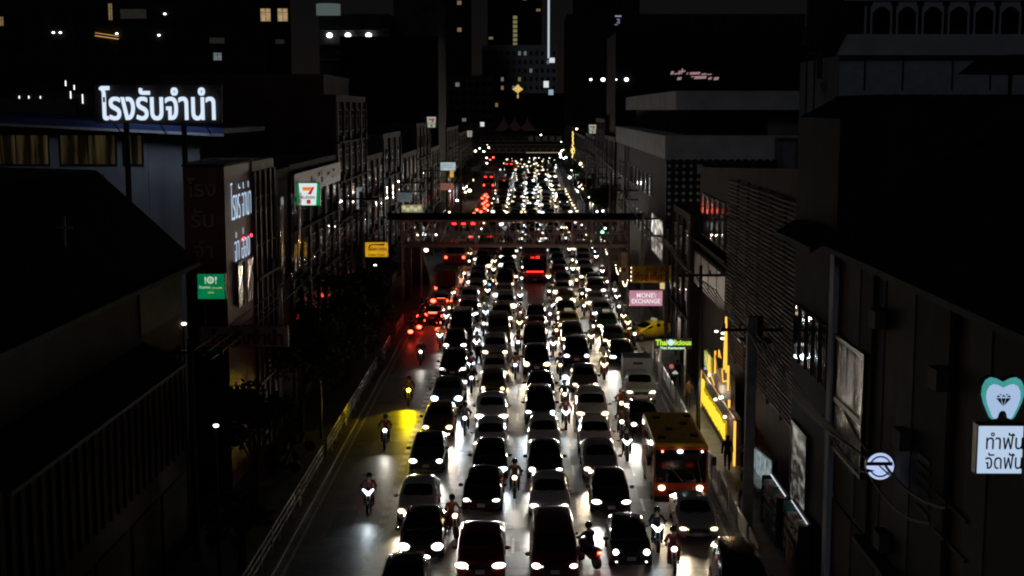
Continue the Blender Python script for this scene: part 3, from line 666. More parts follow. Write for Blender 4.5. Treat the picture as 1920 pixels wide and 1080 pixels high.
for (px, py, s) in ((133, 190, .2), (155, 188, .14), (123, 155, .08), (139, 162, .07), (76, 189, .12), (36, 181, .06), (54, 181, .06)):
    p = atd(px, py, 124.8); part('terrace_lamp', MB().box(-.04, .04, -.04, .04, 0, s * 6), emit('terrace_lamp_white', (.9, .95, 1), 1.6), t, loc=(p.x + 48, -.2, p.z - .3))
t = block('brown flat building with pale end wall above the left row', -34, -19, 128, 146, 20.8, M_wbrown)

# ---- right row -----------------------------------------------------------------
# nearest dark building: eaves over a panelled front, hipped corrugated roof
t = thing('shophouse', 'dark corner building with a corrugated black roof, nearest on the right', 'building', (FR, 26, 0))
part('wall', MB().box(0, 16, 0, 22.4, -.05, 13.1), M_wgrey, t)
rfv = MB().prism([(-.5, 13.05), (-.5, 13.25), (5.5, 17.6), (16, 18.3), (16, 13.05)], 'y', -1, 22.6)
part('roof', rfv, M_roofd, t)
for i in range(13):
    part('front_panel', MB().box(-.05, 0, .02, 1.58, 4.4, 12.9), (M_wmaroon, M_wdark, M_wdark, M_wgrey)[i % 4], t, loc=(-.02 * (i % 2), 1.0 + i * 1.6, 0))
part('pale_pilaster', MB().box(-.22, .0, 21.9, 22.5, .14, 13.0), M_wwhite, t)
M_drape = emit('draped_window_glow', (.75, .72, .66), .26, .97, .75, (1, 2.2, .3))
wd = thing('x', '', 'x'); bpy.data.objects.remove(wd)
f = MB()
for (a, b, c, d) in ((17.6, 21.9, 6.0, 6.12), (17.6, 21.9, 7.75, 7.95), (17.6, 21.9, 10.0, 10.15), (17.6, 17.75, 6.1, 10.0), (21.75, 21.9, 6.1, 10.0)): f.box(-.14, -.05, a, b, c, d)
w = part('window', f, M_dark, t)
part('crinkled_pane', MB().box(-.10, -.06, 17.75, 21.75, 6.1, 10.0), M_crinkle, w)
for i in range(7): part('lower_panel', MB().box(-.06, 0, .02, 2.9, .2, 4.2), (M_wmaroon, M_wbrown, M_wdark)[i % 3], t, loc=(0, .6 + i * 3.05, 0))
part('balcony_ledge', MB().box(-.5, -.0, .5, 17, 4.22, 4.36), M_wgrey, t)
for (yy, zz) in ((6.2, 5.2), (9.4, 11.0), (12.6, 8.6), (15.8, 11.6), (14.4, 5.0)): part('air_conditioner', ACX, None, t, loc=(-.22, yy, zz))
for yy in (8.55, 16.6): part('drain_pipe', MB().tube((-.1, yy, 4.4), (-.1, yy, 12.9), .06), M_wdark, t)
for i in range(6): part('louvre', MB().box(-.1, -.04, 0, 1.2, 6.9 + i * .3, 7.05 + i * .3), M_wgrey, t, loc=(0, 10.2, 0))
part('louvre_lower', MB().box(-.12, -.04, 7.0, 9.6, 7.8, 7.9).box(-.12, -.04, 7.0, 9.6, 6.8, 6.9), M_wgrey, t)
# taller dark block right behind it with a corrugated parapet
t = thing('building', 'tall black block with a corrugated parapet edge on the right', 'building', (FR, 48.6, 0))
part('wall', MB().prism([(0, -.05), (16, -.05), (16, 18.36), (1.25, 18.36), (-.0, 17.7)], 'y', 0, 7.4), M_wdark, t)
c = MB()
for i in range(26): c.tube((1.5 + i * .55, -.06, 18.38), (1.5 + i * .55, 7.3, 18.38), .17, k=6)
part('corrugated_edge', c, M_roofd, t)
part('rear_lean_to', MB().prism([(-.06, 13.4), (-.06, 13.6), (-.9, 13.1), (-.9, 12.9)], 'y', .2, 7), M_roofd, t)
for i in range(5): window(t, (-.052, 1.2 + i * 1.3, 9), .8, 2.2, 'x', M_wmaroon, M_glass)
# building with the slatted screen
t = thing('building', 'maroon building screened by dark horizontal slats above the golden shopfront', 'building', (FR, 56.2, 0))
part('wall', MB().box(.55, 16, 0, 35.6, -.05, 14.4), M_wmaroon, t)
part('parapet', MB().prism([(0, 14.42), (35.6, 13.9), (35.6, 14.2), (0, 15.6)], 'x', .3, .55), M_wmaroon, t)
M_slat = mat('slat_timber', (.14, .068, .06), .65, var=.3)
sl = [MB().prism([(-.04, 0), (.05, .035), (.05, .075), (-.04, .04)], 'y', 0, 3.25).mesh('slat', M_slat)]
for b in range(6):
    part('slat_post', MB().box(0, .12, -.07, .07, 4.3, 14.3), M_wdark, t, loc=(.2, .1 + b * 3.4, 0))
for b in range(6):
    for q in range(46): part('slat', sl[0], None, t, loc=(.22, .18 + b * 3.4, 4.6 + q * .21))
part('fascia_sign_board', MB().box(.2, .54, 20.6, 35.3, 6.5, 8.6), mat('pale_fascia', (.42, .38, .40), .5, var=.2), t)
for i in range(5): part('fascia_joint', MB().box(.17, .2, 0, .08, 6.45, 8.65), M_dark, t, loc=(0, 20.6 + i * 3.65, 0))
for i in range(6): window(t, (.5, 22.0 + i * 2.3, 11.2), 1.4, 2.6, 'x', M_sill, M_glass)
part('upper_ledge', MB().box(.1, .54, 20.6, 35.5, 9.3, 9.5), M_wmaroon, t)
for i in range(3): part('roof_water_tank', MB().tube((4 + i * 3, 22, 14.42), (4 + i * 3, 22, 16.2), .8, k=14), M_steel, t)
# layered building with pale parapets and a diamond lattice screen
t = thing('building', 'layered grey building with two pale parapet bands and a diamond lattice screen', 'building', (FR, 110, 0))
part('wall', MB().box(.1, 22, .1, 62, -.05, 14.0), mat('deep_maroon_render', (.032, .013, .014), .85, var=.4, scale=.5, spec=.08), t)
part('lower_parapet_band', MB().box(-.02, 22, -.02, 62, 14.08, 15.95), M_wwhite, t)
part('upper_wall', MB().box(2.2, 22, 4, 58, 15.95, 18.0), M_wgrey, t)
part('upper_parapet_band', MB().box(.78, 26, -.1, 56, 18.0, 19.5), M_wwhite, t)
part('roof_room', MB().box(8.5, 8.7 + 8, 2, 12, 15.95, 17.6), M_conc, t)
lat = MB(); lw = 9.0; z0, z1 = 9.4, 14.0
mesh_l = MB().box(-.055, .055, -.04, .0, -.33, .33)
for i in range(16):
    for j in range(9):
        cx, cz = .35 + i * .58, z0 + .3 + j * .55
        lat.add([(cx - .16, -.12, cz), (cx, -.12, cz - .16), (cx + .16, -.12, cz), (cx, -.12, cz + .16), (cx - .16, -.02, cz), (cx, -.02, cz - .16), (cx + .16, -.02, cz), (cx, -.02, cz + .16)], [(0, 1, 2, 3), (7, 6, 5, 4), (0, 4, 5, 1), (1, 5, 6, 2), (2, 6, 7, 3), (3, 7, 4, 0)])
lo = part('lattice_lozenges', lat, M_wwhite, t); lo['kind'] = 'stuff'
part('lattice_backing', MB().box(.1, 10, -.0, .09, 9.2, 14.05), M_dark, t)
part('lattice_post', MB().box(7.0, 7.12, -.16, -.0, 9.2, 14.0), M_sill, t)
M_spark = emit('sparkling_shop_window', (1, .93, .80), .75, .98, .95, (1, .55, 1.2))
gw = part('shop_window', MB().box(.02, .09, 1.2, 11.5, 5.6, 9.0), M_dark, t)
part('glittering_pane', MB().box(.0, .018, 1.4, 11.3, 5.75, 8.85), M_spark, gw)
for i in range(10): window(t, (.05, 14 + i * 4.6, 11.2), 1.8, 1.7, 'x', M_sill, M_glass)
for i in range(10): window(t, (.05, 14 + i * 4.6, 7.2), 1.8, 1.7, 'x', M_sill, M_glass)
part('drain_pipe', MB().tube((-.06, 44, .2), (-.06, 44, 14), .07).tube((-.06, 39, .2), (-.06, 39, 14), .07), M_steel, t)
t = thing('billboard_frame', 'white roller panel with guide rails on the pale lower parapet', 'fixture', (21.8, 109.6, 14.1))
part('panel', MB().box(-1.9, .0, .0, .12, .1, 1.7), M_wgrey, t); part('rail', MB().box(.3, .36, 0, .1, 0, 1.8).box(.6, .66, 0, .1, 0, 1.8).box(-2.1, -2.0, 0, .1, 0, 1.8), M_sill, t)
# set-back house round the side street
t = shop('dim shophouse with balconies at the side street corner', 1, 92, 102.6, 10.5, M_wbrown, 2, 3, depth=8)
for o_, (y0, y1, h, wl, lb) in enumerate([(173, 196, 14.0, M_wmaroon, 'maroon shophouse beside the distant traffic on the right'), (196, 222, 16.2, M_wbrown, 'brown shophouse carrying the distant convenience sign on the right'),
        (222, 262, 13.2, M_wdark, 'dark shophouse behind the golden light string'), (262, 320, 12.4, M_wmaroon, 'distant maroon shophouse row on the right'), (320, 400, 13.4, M_wgrey, 'distant grey shophouse row beside the far footbridge on the right')]):
    shop(lb, 1, y0, y1, h, wl, 3, max(3, int((y1 - y0) / 5)), trim=M_sill, pane=[M_glass, M_litd, M_glass][o_ % 3], awning=[M_roofd, None][o_ % 2])
# arcaded white building, upper right
t = thing('building', 'large pale building with a row of arched openings, upper right', 'building', (30, 95, 0))
part('wall', MB().box(-8.6, 20, .2, 14, -.05, 21.7), mat('blue_grey_render', (.33, .37, .40), .7, var=.15), t)
part('balcony_band', MB().prism([(-8.9, 21.7), (20, 21.7), (20, 23.1), (-8.2, 23.1)], 'y', -.5, .2), M_wwhite, t)
part('upper_wall', MB().box(-8.2, 20, 2.4, 14, 21.71, 27), M_wdark, t)
for i in range(11):
    x = -6.8 + i * 1.75
    pr = MB().box(-.42, -.28, -.1, .1, 0, 1.95).box(.28, .42, -.1, .1, 0, 1.95); pr = MB().box(-.26, -.14, -.1, .1, 0, 1.9).box(.14, .26, -.1, .1, 0, 1.9)
    part('twin_column', pr, M_wwhite, t, loc=(x, 0, 23.1))
    N = 8; pts = [(-.62 + 1.24 * q / N, 1.45 + .42 * sin(pi * q / N)) for q in range(N + 1)]
    a = MB().prism([(-.62, 2.25)] + pts + [(.62, 2.25)], 'y', -.12, .12)
    part('arch', a, M_wwhite, t, loc=(x + .875, 0, 23.1))
part('cornice', MB().box(-8.4, 20, -.3, .3, 25.36, 25.7).box(-8.4, 20, -.15, .25, 25.95, 27.4), M_wwhite, t)
for i in range(4): part('wall_panel_joint', MB().box(-.03, .03, -.02, .2, 19.4, 21.68), M_wdark, t, loc=(-6.9 + i * 2.6 + (i > 1) * .8, .0, 0))
part('wall_lamp', MB().ball((6.3, -.2, 21.3), .08, .08, .08), emit('wall_lamp_white', (1, .95, .85), 3), t)
for i in range(9): part('balustrade_bar', MB().box(-.06, .06, 0, .12, 20.1, 21.6), M_sill, t, loc=(6.6 + i * .62, -.1, 0))
t = thing('pavilion', 'black rooftop pavilion silhouette on a single post, upper right', 'pavilion', atd(1893, 178, 62))
part('post', MB().tube((0, 0, -1.2), (0, 0, 1.25), .09), M_dark, t); part('roof', MB().prism([(-1.9, .95), (-1.1, 1.6), (-.4, 1.75), (2, 1.75), (2, .9)], 'y', -1, 1.5), M_roofd, t)
t = thing('antenna_mast', 'thin antenna mast with ladder rungs and panels, upper right', 'mast', (20.2, 99, 17))
m = MB()
for dx in (-.28, .28): m.box(dx - .05, dx + .05, -.05, .05, 0, 9)
part('mast_leg', m, M_dark, t); part('rung', MB().box(-.26, .26, -.03, .03, 1.2, 1.26).box(-.26, .26, -.03, .03, 2.4, 2.46).box(-.26, .26, -.03, .03, 3.6, 3.66).box(-.26, .26, -.03, .03, 5, 5.06), M_steel, t)
part('antenna_panel', MB().box(-.75, -.35, -.15, .1, 5.6, 6.9).box(.45, .8, -.15, .1, 3.2, 5.2), M_wgrey, t)
part('dish', MB().tube((1.1, -.1, 2.7), (1.1, .1, 2.7), .38, k=14), M_sill, t)
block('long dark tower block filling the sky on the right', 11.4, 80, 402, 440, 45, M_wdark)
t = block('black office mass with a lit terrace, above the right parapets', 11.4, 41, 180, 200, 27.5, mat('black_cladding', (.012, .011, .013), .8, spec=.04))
for (px, py, s) in ((1108, 149, .16), (1131, 149, .26), (1156, 149, .1), (1175, 149, .26)):
    p = atd(px, py, 179); part('terrace_lamp', MB().ball((0, 0, 0), s * 1.1, .15, s * .9), emit('terrace_lamp_bright', (.95, .97, 1), 4), t, loc=(p.x - 26.2, -.6, p.z))

# ---- towers on the skyline -------------------------------------------------------
t = tower('broad grey apartment tower with rows of small windows at the street end', -23.2, 14.5, 700, 49.5, M_wtow, 13, 8, 14, lit=.07, seed=5, ww=.45)
part('lit_stair_glass', MB().box(-2.1, 1.1, -.6, 0, 0, .1), M_wtow, t, loc=(0, 0, 50.6))
t = tower('slim grey tower with a lit stair column behind the apartment tower', -24, 8, 820, 92, M_wdark, 8, 12, 52, lit=.02, seed=8, fm=M_wdark)
for i in range(7): window(t, (.2 + .1, -.2, 56.5 + i * 2.6), 2.4, 1.9, 'y', M_wtow, emit('stair_light_yellow', (.9, .8, .35), .28, .5, 1.5))
t = tower('dark tower left of the street end with scattered windows', -49, -27, 640, 74, M_wdark, 7, 14, 16, lit=.05, seed=12, fm=M_wdark)
t = tower('dark glass tower edge right of the street end', 20, 48, 600, 95, M_wdark, 8, 16, 14, lit=.03, seed=21, fm=M_wdark)
t = tower('low grey block at the far left of the street end', -38, -14, 560, 31, M_wgrey, 9, 5, 12, lit=.03, seed=9, fm=M_wdark)
t = block('black box building closing the end of the street', -9.5, 13.5, 520, 540, 23.7, mat('black_cladding', (.012, .011, .013), .8, spec=.04))
t = thing('light_strip', 'tall thin white light line on the edge of a distant tower', 'light', atd(1028.5, 109, 598))
part('tube', MB().box(-.42, .42, -.3, .3, 0, 27), emit('pale_light_line', (.72, .88, .92), .62), t); part('housing', MB().box(-.5, .5, .3, .6, -.2, 27.2), M_dark, t)
t = thing('temple_spire', 'golden leaf shaped emblem lit on the dark roof at street end', 'emblem', atd(971, 178, 519))
part('leaf', MB().prism([(0, 0), (.3, .9), (2.0, 2.1), (.9, 3.0), (0, 4.0), (-.9, 3.0), (-2.0, 2.1), (-.3, .9)], 'y', -.2, .2), emit('golden_emblem', (1, .66, .18), .9, .4, 1.2), t)
part('stem', MB().box(-.25, .25, -.2, .2, -1.2, 0.02), emit('golden_emblem', (1, .66, .18), .9), t)
for (px, py, w, h, col, lb) in ((1024, 158, .95, 1.2, (.95, .97, 1), 'small square white sign glowing on the far tower'), (1033, 173, .9, 1.0, (.35, .5, .62), 'small square bluish sign below the white one on the far tower'), (1035, 113, 1.0, .9, (.85, .92, 1), 'tilted white lit panel at the foot of the tall light line'),
                           (904, 233, .8, .8, (.9, .95, 1), 'small white square sign above the far station roofs')):
    p = atd(px, py, 518); o = thing('lit_sign', lb, 'sign', p); part('face', MB().box(-w, w, -.2, 0, -h, h), emit('sign_glow_%d' % px, col, .75), o); part('case', MB().box(-w - .15, w + .15, 0, .4, -h - .15, h + .15), M_dark, o)
# far station roofs with three gables
t = thing('station', 'low station hall with three pointed reddish gables beyond the traffic', 'building', (-8, 500, 0))
part('wall', MB().box(-16, 28, 0, 14, 0, 11), M_wbrown, t)
for i in range(3):
    part('gable', MB().prism([(-3.3, 0), (3.3, 0), (.5, 3.5), (0, 5.6), (-.5, 3.5)], 'y', -1.2, 1.0), mat('gable_red', (.42, .20, .13), .6), t, loc=(-.8 + i * 3.9 + (i == 2) * .8, 0, 10.4))
for i in range(6): window(t, (9 + i * 2.6, -.06, 8), 1.6, 2.2, 'y', M_sill, M_litd)
p_ = [(1063, 249, (1, .72, .3), 6), (1014, 254, (1, .95, .9), 5)]
# ------------------------------------------------------------------ footbridges
M_br = mat('bridge_steel', (.48, .37, .32), .55, .2, var=.3)
def footbridge(label, y, x0, x1, zd, zr, n, pillar=True, led=None, group=None):
    t = thing('footbridge', label, 'footbridge', ((x0 + x1) / 2, y, 0), 0, group); a, b = x0 - (x0 + x1) / 2, x1 - (x0 + x1) / 2
    part('deck', MB().box(a, b, 0, 2.6, zd, zd + .3), M_br, t)
    part('roof', MB().prism([(-.35, zr - .1), (-.35, zr + .05), (1.3, zr + .42), (2.95, zr + .05), (2.95, zr - .1)], 'x', a - 1.2, b + 1.2), M_roofd, t)
    for yy in (0.02, 2.48):
        part('top_chord', MB().box(a, b, yy, yy + .12, zr - .3, zr - .12), M_br, t)
        part('handrail', MB().box(a, b, yy + .01, yy + .09, zd + 1.25, zd + 1.33), M_br, t)
        w = (b - a) / n; h0, h1 = zd + .3, zr - .3
        for i in range(n):
            xa, xb = a + i * w, a + (i + 1) * w
            part('truss_bar', MB().tube((xa, yy + .06, h0), ((xa + xb) / 2, yy + .06, h1), .065, k=4), M_br, t)
            part('truss_bar', MB().tube(((xa + xb) / 2, yy + .06, h1), (xb, yy + .06, h0), .065, k=4), M_br, t)
            part('post', MB().box(xa, xa + .09, yy + .02, yy + .1, h0, h1), M_br, t)
        bal = MB()
        for i in range(int((b - a) / .3)): bal.box(a + i * .3, a + i * .3 + .03, yy + .03, yy + .07, zd + .3, zd + 1.25)
        bo = part('balusters', bal, M_br, t); bo['kind'] = 'stuff'
    if pillar:
        for xx in (a + .3, b - .9):
            part('pillar', MB().box(xx, xx + .6, .9, 1.5, 0, zd), M_conc, t)
        for s, xx in ((-1, a), (1, b)):
            part('stair', MB().prism([(2.6, zd), (2.6, zd + .3), (14, .5), (14, .1)], 'x', xx - (1.7 if s > 0 else 0), xx + (0 if s > 0 else 1.7)), M_conc, t)
            part('stair_post', MB().tube((xx - s * .1, .1, .1), (xx - s * .1, .1, zr), .12).tube((xx - s * 1.7, 2.5, .1), (xx - s * 1.7, 2.5, zr), .12), M_steel, t)
    if led: part('light_strip', MB().box(led[0], led[1], -.08, -.02, zd + .02, zd + .12), emit('bridge_strip_light', (1, .85, .5), .5), t)
    return t
footbridge('roofed steel truss footbridge crossing the whole road, nearest of the crossings', 127, -11.9, 9.5, 5.25, 7.95, 12)
footbridge('far footbridge with a yellow light strip under its deck', 405, -14.5, 13.5, 5.4, 8.1, 14, led=(0, 11))
footbridge('farthest footbridge below the station gables', 470, -22, 18, 6.0, 9.4, 14)

# ------------------------------------------------------------------ signs
def sign_box(label, p, w, h, face, edge=None, d=.28, name='lit_sign', arm=None, cat='sign', group=None):
    t = thing(name, label, cat, p, 0, group)
    part('case', MB().box(-w / 2 - .03, w / 2 + .03, 0, d, -h / 2 - .03, h / 2 + .03), edge or M_dark, t)
    part('face', MB().box(-w / 2, w / 2, -.03, -.001, -h / 2, h / 2), face, t)
    if arm:
        part('bracket', MB().box(min(0, arm), max(0, arm), d * .4, d * .6, h * .3, h * .3 + .06).box(min(0, arm), max(0, arm), d * .4, d * .6, -h * .3, -h * .3 + .06), M_steel, t)
    return t
def flat(name, pts, m, parent, y=-.045, th=.012): return part(name, MB().prism(pts, 'y', y, y + th), m, parent)
def circle(cx, cz, r, n=24, a0=0, a1=2 * pi): return [(cx + r * cos(a0 + (a1 - a0) * i / n), cz + r * sin(a0 + (a1 - a0) * i / n)) for i in range(n)]
# rooftop pawn sign
p = atd(296, 195, 72)
t = thing('rooftop_sign', 'large rooftop sign of glowing white Thai letters on two posts', 'sign', (p.x, 72, 0))
part('panel', MB().box(-3.35, 3.35, .1, .22, p.z - 1.0, p.z + 1.0), mat('dark_sign_panel', (.02, .012, .014), .6), t)
for px in (238, 346):
    q = atd(px, 300, 72); part('post', MB().box(q.x - p.x - .12, q.x - p.x + .12, .0, .24, 6, p.z - .95), M_wdark, t)
LM = text_mesh('โรงรับจำนำ', 1.78, .07, M_letw, .014, 6.05)
part('lit_lettering', LM, None, t, loc=(.0, -.08, p.z + .04), rot=X90)
LB = text_mesh('โรงรับจำนำ', 1.78, .07, emit('added_rear_glow', (.62, .76, 1.0), 2.2), .022, 6.05)
part('lit_lettering', LB, None, t, loc=(.0, .40, p.z + .04), rot=(pi / 2, 0, pi))  # unseen rear letters, added to light the white house behind
for i in range(3): part('stay', MB().tube((-2.5 + i * 2.4, .25, p.z - .9), (-2.5 + i * 2.4, 2.6, p.z - 1.9), .04, k=5), M_dark, t)
# convenience signs
Mgr, Mor, Mrd = emit('sign_green', (0, .42, .13), .55), emit('sign_orange', (1, .25, .02), .8), emit('sign_red', (.62, .03, .03), .7)
Mwh = emit('sign_white', (.86, .92, .95), .82)
def seven(label, p, w, st=1.0, dim=False, arm=-1.2):
    e_w = Mwh if not dim else emit('sign_white_dim', (.80, .80, .66), .42)
    e_g = Mgr if not dim else emit('sign_green_dim', (.04, .16, .06), .14)
    e_o = Mor if not dim else emit('sign_orange_dim', (.8, .16, .05), .35); e_r = Mrd if not dim else emit('sign_red_dim', (.5, .05, .05), .25)
    t = sign_box(label, p, w, w, e_g, arm=arm, group='convenience store signs along the street')
    u = w / 2
    flat('white_field', [(-u * .80, u * .95), (u * .80, u * .95), (u * .66, -u * .95), (-u * .66, -u * .95)], e_w, t)
    flat('numeral_bar', [(-u * .5, u * .62), (u * .34, u * .62), (u * .14, u * .32), (-u * .46, u * .32)], e_o, t, -.058)
    flat('numeral_stem', [(u * .22, u * .40), (u * .36, u * .62), (u * .56, u * .62), (u * .40, u * .28), (u * .26, -.02 * u), (-u * .06, -.02 * u)], e_r, t, -.060)
    part('lettering', text_mesh('ELEVEN', w * .115, .006, mat('sign_ink_green', (.01, .12, .05), .6), .02, w * .58), None, t, loc=(0, -.05, -u * .28), rot=X90)
    flat('numeral_foot', [(-u * .14, -u * .48), (u * .20, -u * .48), (u * .20, -u * .84), (-u * .14, -u * .84)], e_r, t, -.058)
    return t
def at(px, py, d): return atd(px, py, d)
seven('green bordered square convenience store sign with a big 7, largest on the left row', at(578, 364, 81), 1.36)
seven('dim square convenience sign with a 7 high on the left row', at(809, 229, 180), 1.45, dim=True)
seven('dim square convenience sign with a 7 on the right row by the golden string', at(1111, 242, 200), 1.33, dim=True, arm=1.2)
seven('smallest far square convenience sign with a 7 near the far footbridge', at(880.5, 251, 295), 1.36, dim=True)
# green restaurant sign
t = sign_box('green lit restaurant sign with a plate, fork and spoon', at(396, 537, 56.5), 1.12, 1.04, emit('menu_green', (.0, .30, .105), .62, .4, 1.4), arm=-.8)
Mpg = emit('menu_pale_green', (.55, .80, .55), .75)
flat('plate', circle(-.02, .27, .155), Mpg, t); flat('plate_well', circle(-.02, .27, .095), emit('menu_mid_green', (.38, .58, .38), .6), t, -.053)
flat('fork', [(-.26, .40), (-.20, .40), (-.20, .28), (-.215, .25), (-.21, .11), (-.25, .11), (-.245, .25), (-.26, .28)], Mpg, t)
flat('spoon', [(.17, .39), (.21, .42), (.25, .39), (.25, .31), (.22, .26), (.23, .11), (.19, .11), (.20, .26), (.17, .31)], Mpg, t)
part('lettering', text_mesh('ร้านอาหาร', .13, .006, Mpg, .012, .46), None, t, loc=(-.26, -.05, -.02), rot=X90)
part('lettering', text_mesh('ตามสั่ง', .08, .006, emit('menu_yellow', (.75, .75, .2), .6), .012, .44), None, t, loc=(.26, -.05, -.05), rot=X90)
part('lettering', text_mesh('เปิด', .07, .006, emit('menu_yellow', (.75, .75, .2), .6), .012, .24), None, t, loc=(0, -.05, -.25), rot=X90)
# unlit wooden pawn sign
t = sign_box('dim unlit wooden board with dark red Thai pawn shop lettering', at(457, 631, 61), 3.95, .92, mat('worn_board', (.75, .40, .30), .7, var=.35), name='shop_sign', edge=M_wood, arm=-1.0)
part('lettering', text_mesh('โรงรับจำนำ', .72, .02, mat('dark_red_lettering', (.07, .01, .012), .6), .02, 3.3), None, t, loc=(.15, -.06, 0), rot=X90)
part('hanger', MB().box(-1.8, -1.74, .1, .16, .45, 2.2).box(1.7, 1.76, .1, .16, .45, 2.2), M_steel, t)
# yellow oven sign
t = sign_box('orange yellow lit restaurant sign with dark English lettering', at(706, 468, 100), 1.65, 1.06, emit('oven_yellow', (1.0, .50, .02), .72, .3, 1.5), arm=-1.0)
Mbr = mat('sign_ink_brown', (.10, .02, .005), .7)
part('lettering', text_mesh('ASIAN OVEN', .24, .006, Mbr, .022, 1.36), None, t, loc=(.06, -.05, .03), rot=X90)
part('lettering', text_mesh('Indian Food', .17, .006, Mbr, .02, 1.2), None, t, loc=(.0, -.05, -.38), rot=X90)
flat('arch_line', [(-.62, .12), (-.5, .36), (-.3, .41), (.6, .44), (.6, .30), (-.28, .34), (-.44, .29), (-.54, .08)], Mbr, t)
# pale signs further on the left
for (px, py, w, h, d, col, st, lb) in [(840, 312, 28, 15, 165, (.72, .90, .92), .62, 'bright bluish white lit sign over the left pavement, highest of its stack'), (838, 350, 24, 13, 165, (.75, .30, .22), .34, 'dim reddish lit sign under the bluish white one'),
                                      (847, 326, 7, 13, 166, (1, .55, .10), .7, 'little orange lit sign beside the bluish white one'), (759, 370, 26, 17, 135, (.42, .52, .56), .22, 'dim grey blue lit sign left of the footbridge'), (772, 391, 38, 14, 130, (.72, .70, .34), .42, 'pale yellow lit sign with round pattern above the footbridge roof'),
                                      (673, 372, 9, 40, 108, (.55, .68, .66), .34, 'tall narrow pale green lit sign on a left building corner'), (1223, 385, 0, 0, 0, 0, 0, '')]:
    if not w: continue
    t = sign_box(lb, at(px, py, d), w * d / 2560, h * d / 2560, emit('panel_glow_%d' % px, col, st, .35, 2.2), arm=-1.0)
    W_, H_ = w * d / 2560, h * d / 2560
    if px == 772:
        for k in range(5): flat('round_motif', circle(-W_ * .38 + k * W_ * .19, (-1) ** k * H_ * .12, H_ * .26, 12), emit('round_motif_glow', (.85, .82, .5), .6), t)
    elif px in (840, 838, 759):
        for k in range(2): flat('print_line', [(-W_ * .4, H_ * (.12 - .3 * k)), (W_ * .36, H_ * (.12 - .3 * k)), (W_ * .36, H_ * (.2 - .3 * k)), (-W_ * .4, H_ * (.2 - .3 * k))], emit('print_dim_%d' % px, [c * .6 for c in col], st * .7), t)
# tooth sign
d = 29.6
t = thing('dental_sign', 'glowing turquoise tooth with a diamond emblem, hung over the right pavement', 'sign', atd(1879, 745, d))
k = d / 2560
def tooth(s, n=10):
    L = [(-.02, 30), (-13, 37), (-24, 39), (-33, 34), (-39, 22), (-40, 6), (-36, -10), (-30, -24), (-24, -37), (-19, -42), (-12, -40), (-9, -30), (-4, -25)]
    pts = L + [(-x, z) for x, z in reversed(L)]
    return [(x * k * s, z * k * s) for x, z in pts]
part('case', MB().prism(tooth(1.03), 'y', .0, .22), M_wgrey, t)
part('tooth', MB().prism(tooth(1.0), 'y', -.05, -.001), emit('turquoise_glow', (.10, .55, .52), .62, .2, 1.5), t)
part('inner_tooth', MB().prism([(x * .80, z * .80 - 4.6 * k if z > -30 * k else z * .96) for x, z in tooth(1)], 'y', -.09, -.052), emit('tooth_pale_blue', (.48, .64, .93), .78), t)
Mdi = mat('diamond_ink', (.02, .22, .24), .5)
for a in ([(-14, 2), (-5, 2), (-2, -12)], [(-4, 2), (4, 2), (0, -14)], [(14, 2), (5, 2), (2, -12)], [(-14, 4), (-10, 8), (-6, 4)], [(-8, 10), (-4, 10), (-6, 7)], [(-4, 5), (0, 9), (4, 5)], [(8, 10), (4, 10), (6, 7)], [(14, 4), (10, 8), (6, 4)]):
    flat('diamond_facet', [(x * k, (z - 2) * k) for x, z in a], Mdi, t, -.10)
part('bracket', MB().box(0, 2.2, .08, .14, .1, .16).box(0, 2.2, .08, .14, -.3, -.24), M_steel, t)
t = sign_box('white square dental clinic sign with two lines of Thai text', atd(1880, 843, d), 95 * k, 92 * k, emit('clinic_white', (.58, .74, .97), .80), arm=1.6, name='dental_sign')
Mti = mat('sign_ink_teal', (.01, .07, .10), .6)
part('lettering', text_mesh('ทำฟัน', 33 * k, .006, Mti, .004, 70 * k), None, t, loc=(1.5 * k, -.05, 18 * k), rot=X90)
part('lettering', text_mesh('จัดฟัน', 32 * k, .006, Mti, .004, 70 * k), None, t, loc=(1.5 * k, -.05, -21 * k), rot=X90)
# round blue and white sign
d = 39.6; k = d / 2560
t = thing('round_sign', 'round blue white lit sign crossed by a dark bar, low on the right', 'sign', atd(1650, 874, d))
part('case', MB().tube((0, .0, 0), (0, .2, 0), 27 * k, k=28), M_dark, t)
Mb1, Mb2 = emit('disc_pale_blue', (.52, .64, 1.0), .92), mat('disc_navy', (.01, .05, .25), .5)
part('disc', MB().prism(circle(0, 0, 26 * k, 32), 'y', -.04, -.001), Mb1, t)
arcp = [(cos(a) * r_ * k, sin(a) * r_ * k) for r_, rng in ((21, range(13)), (18, range(12, -1, -1))) for a in [R(25 + i * 130 / 12) for i in rng]]
flat('upper_arc', arcp, Mb2, t, -.055); flat('lower_arc', [(x, -z) for x, z in arcp], Mb2, t, -.055)
flat('dark_bar', [(-27 * k, 2 * k), (23 * k, 2 * k), (23 * k, 9 * k), (-27 * k, 9 * k)], M_dark, t, -.06)
flat('slash', [(-4 * k, 1.5 * k), (0, 1.5 * k), (20 * k, -16 * k), (17 * k, -18 * k)], Mb2, t, -.055); flat('notch', [(-27 * k, -4 * k), (-10 * k, -8 * k), (-27 * k, -13 * k)], Mb2, t, -.056)
part('bracket', MB().box(-.0, 1.0, .06, .12, -.05, .05), M_steel, t)
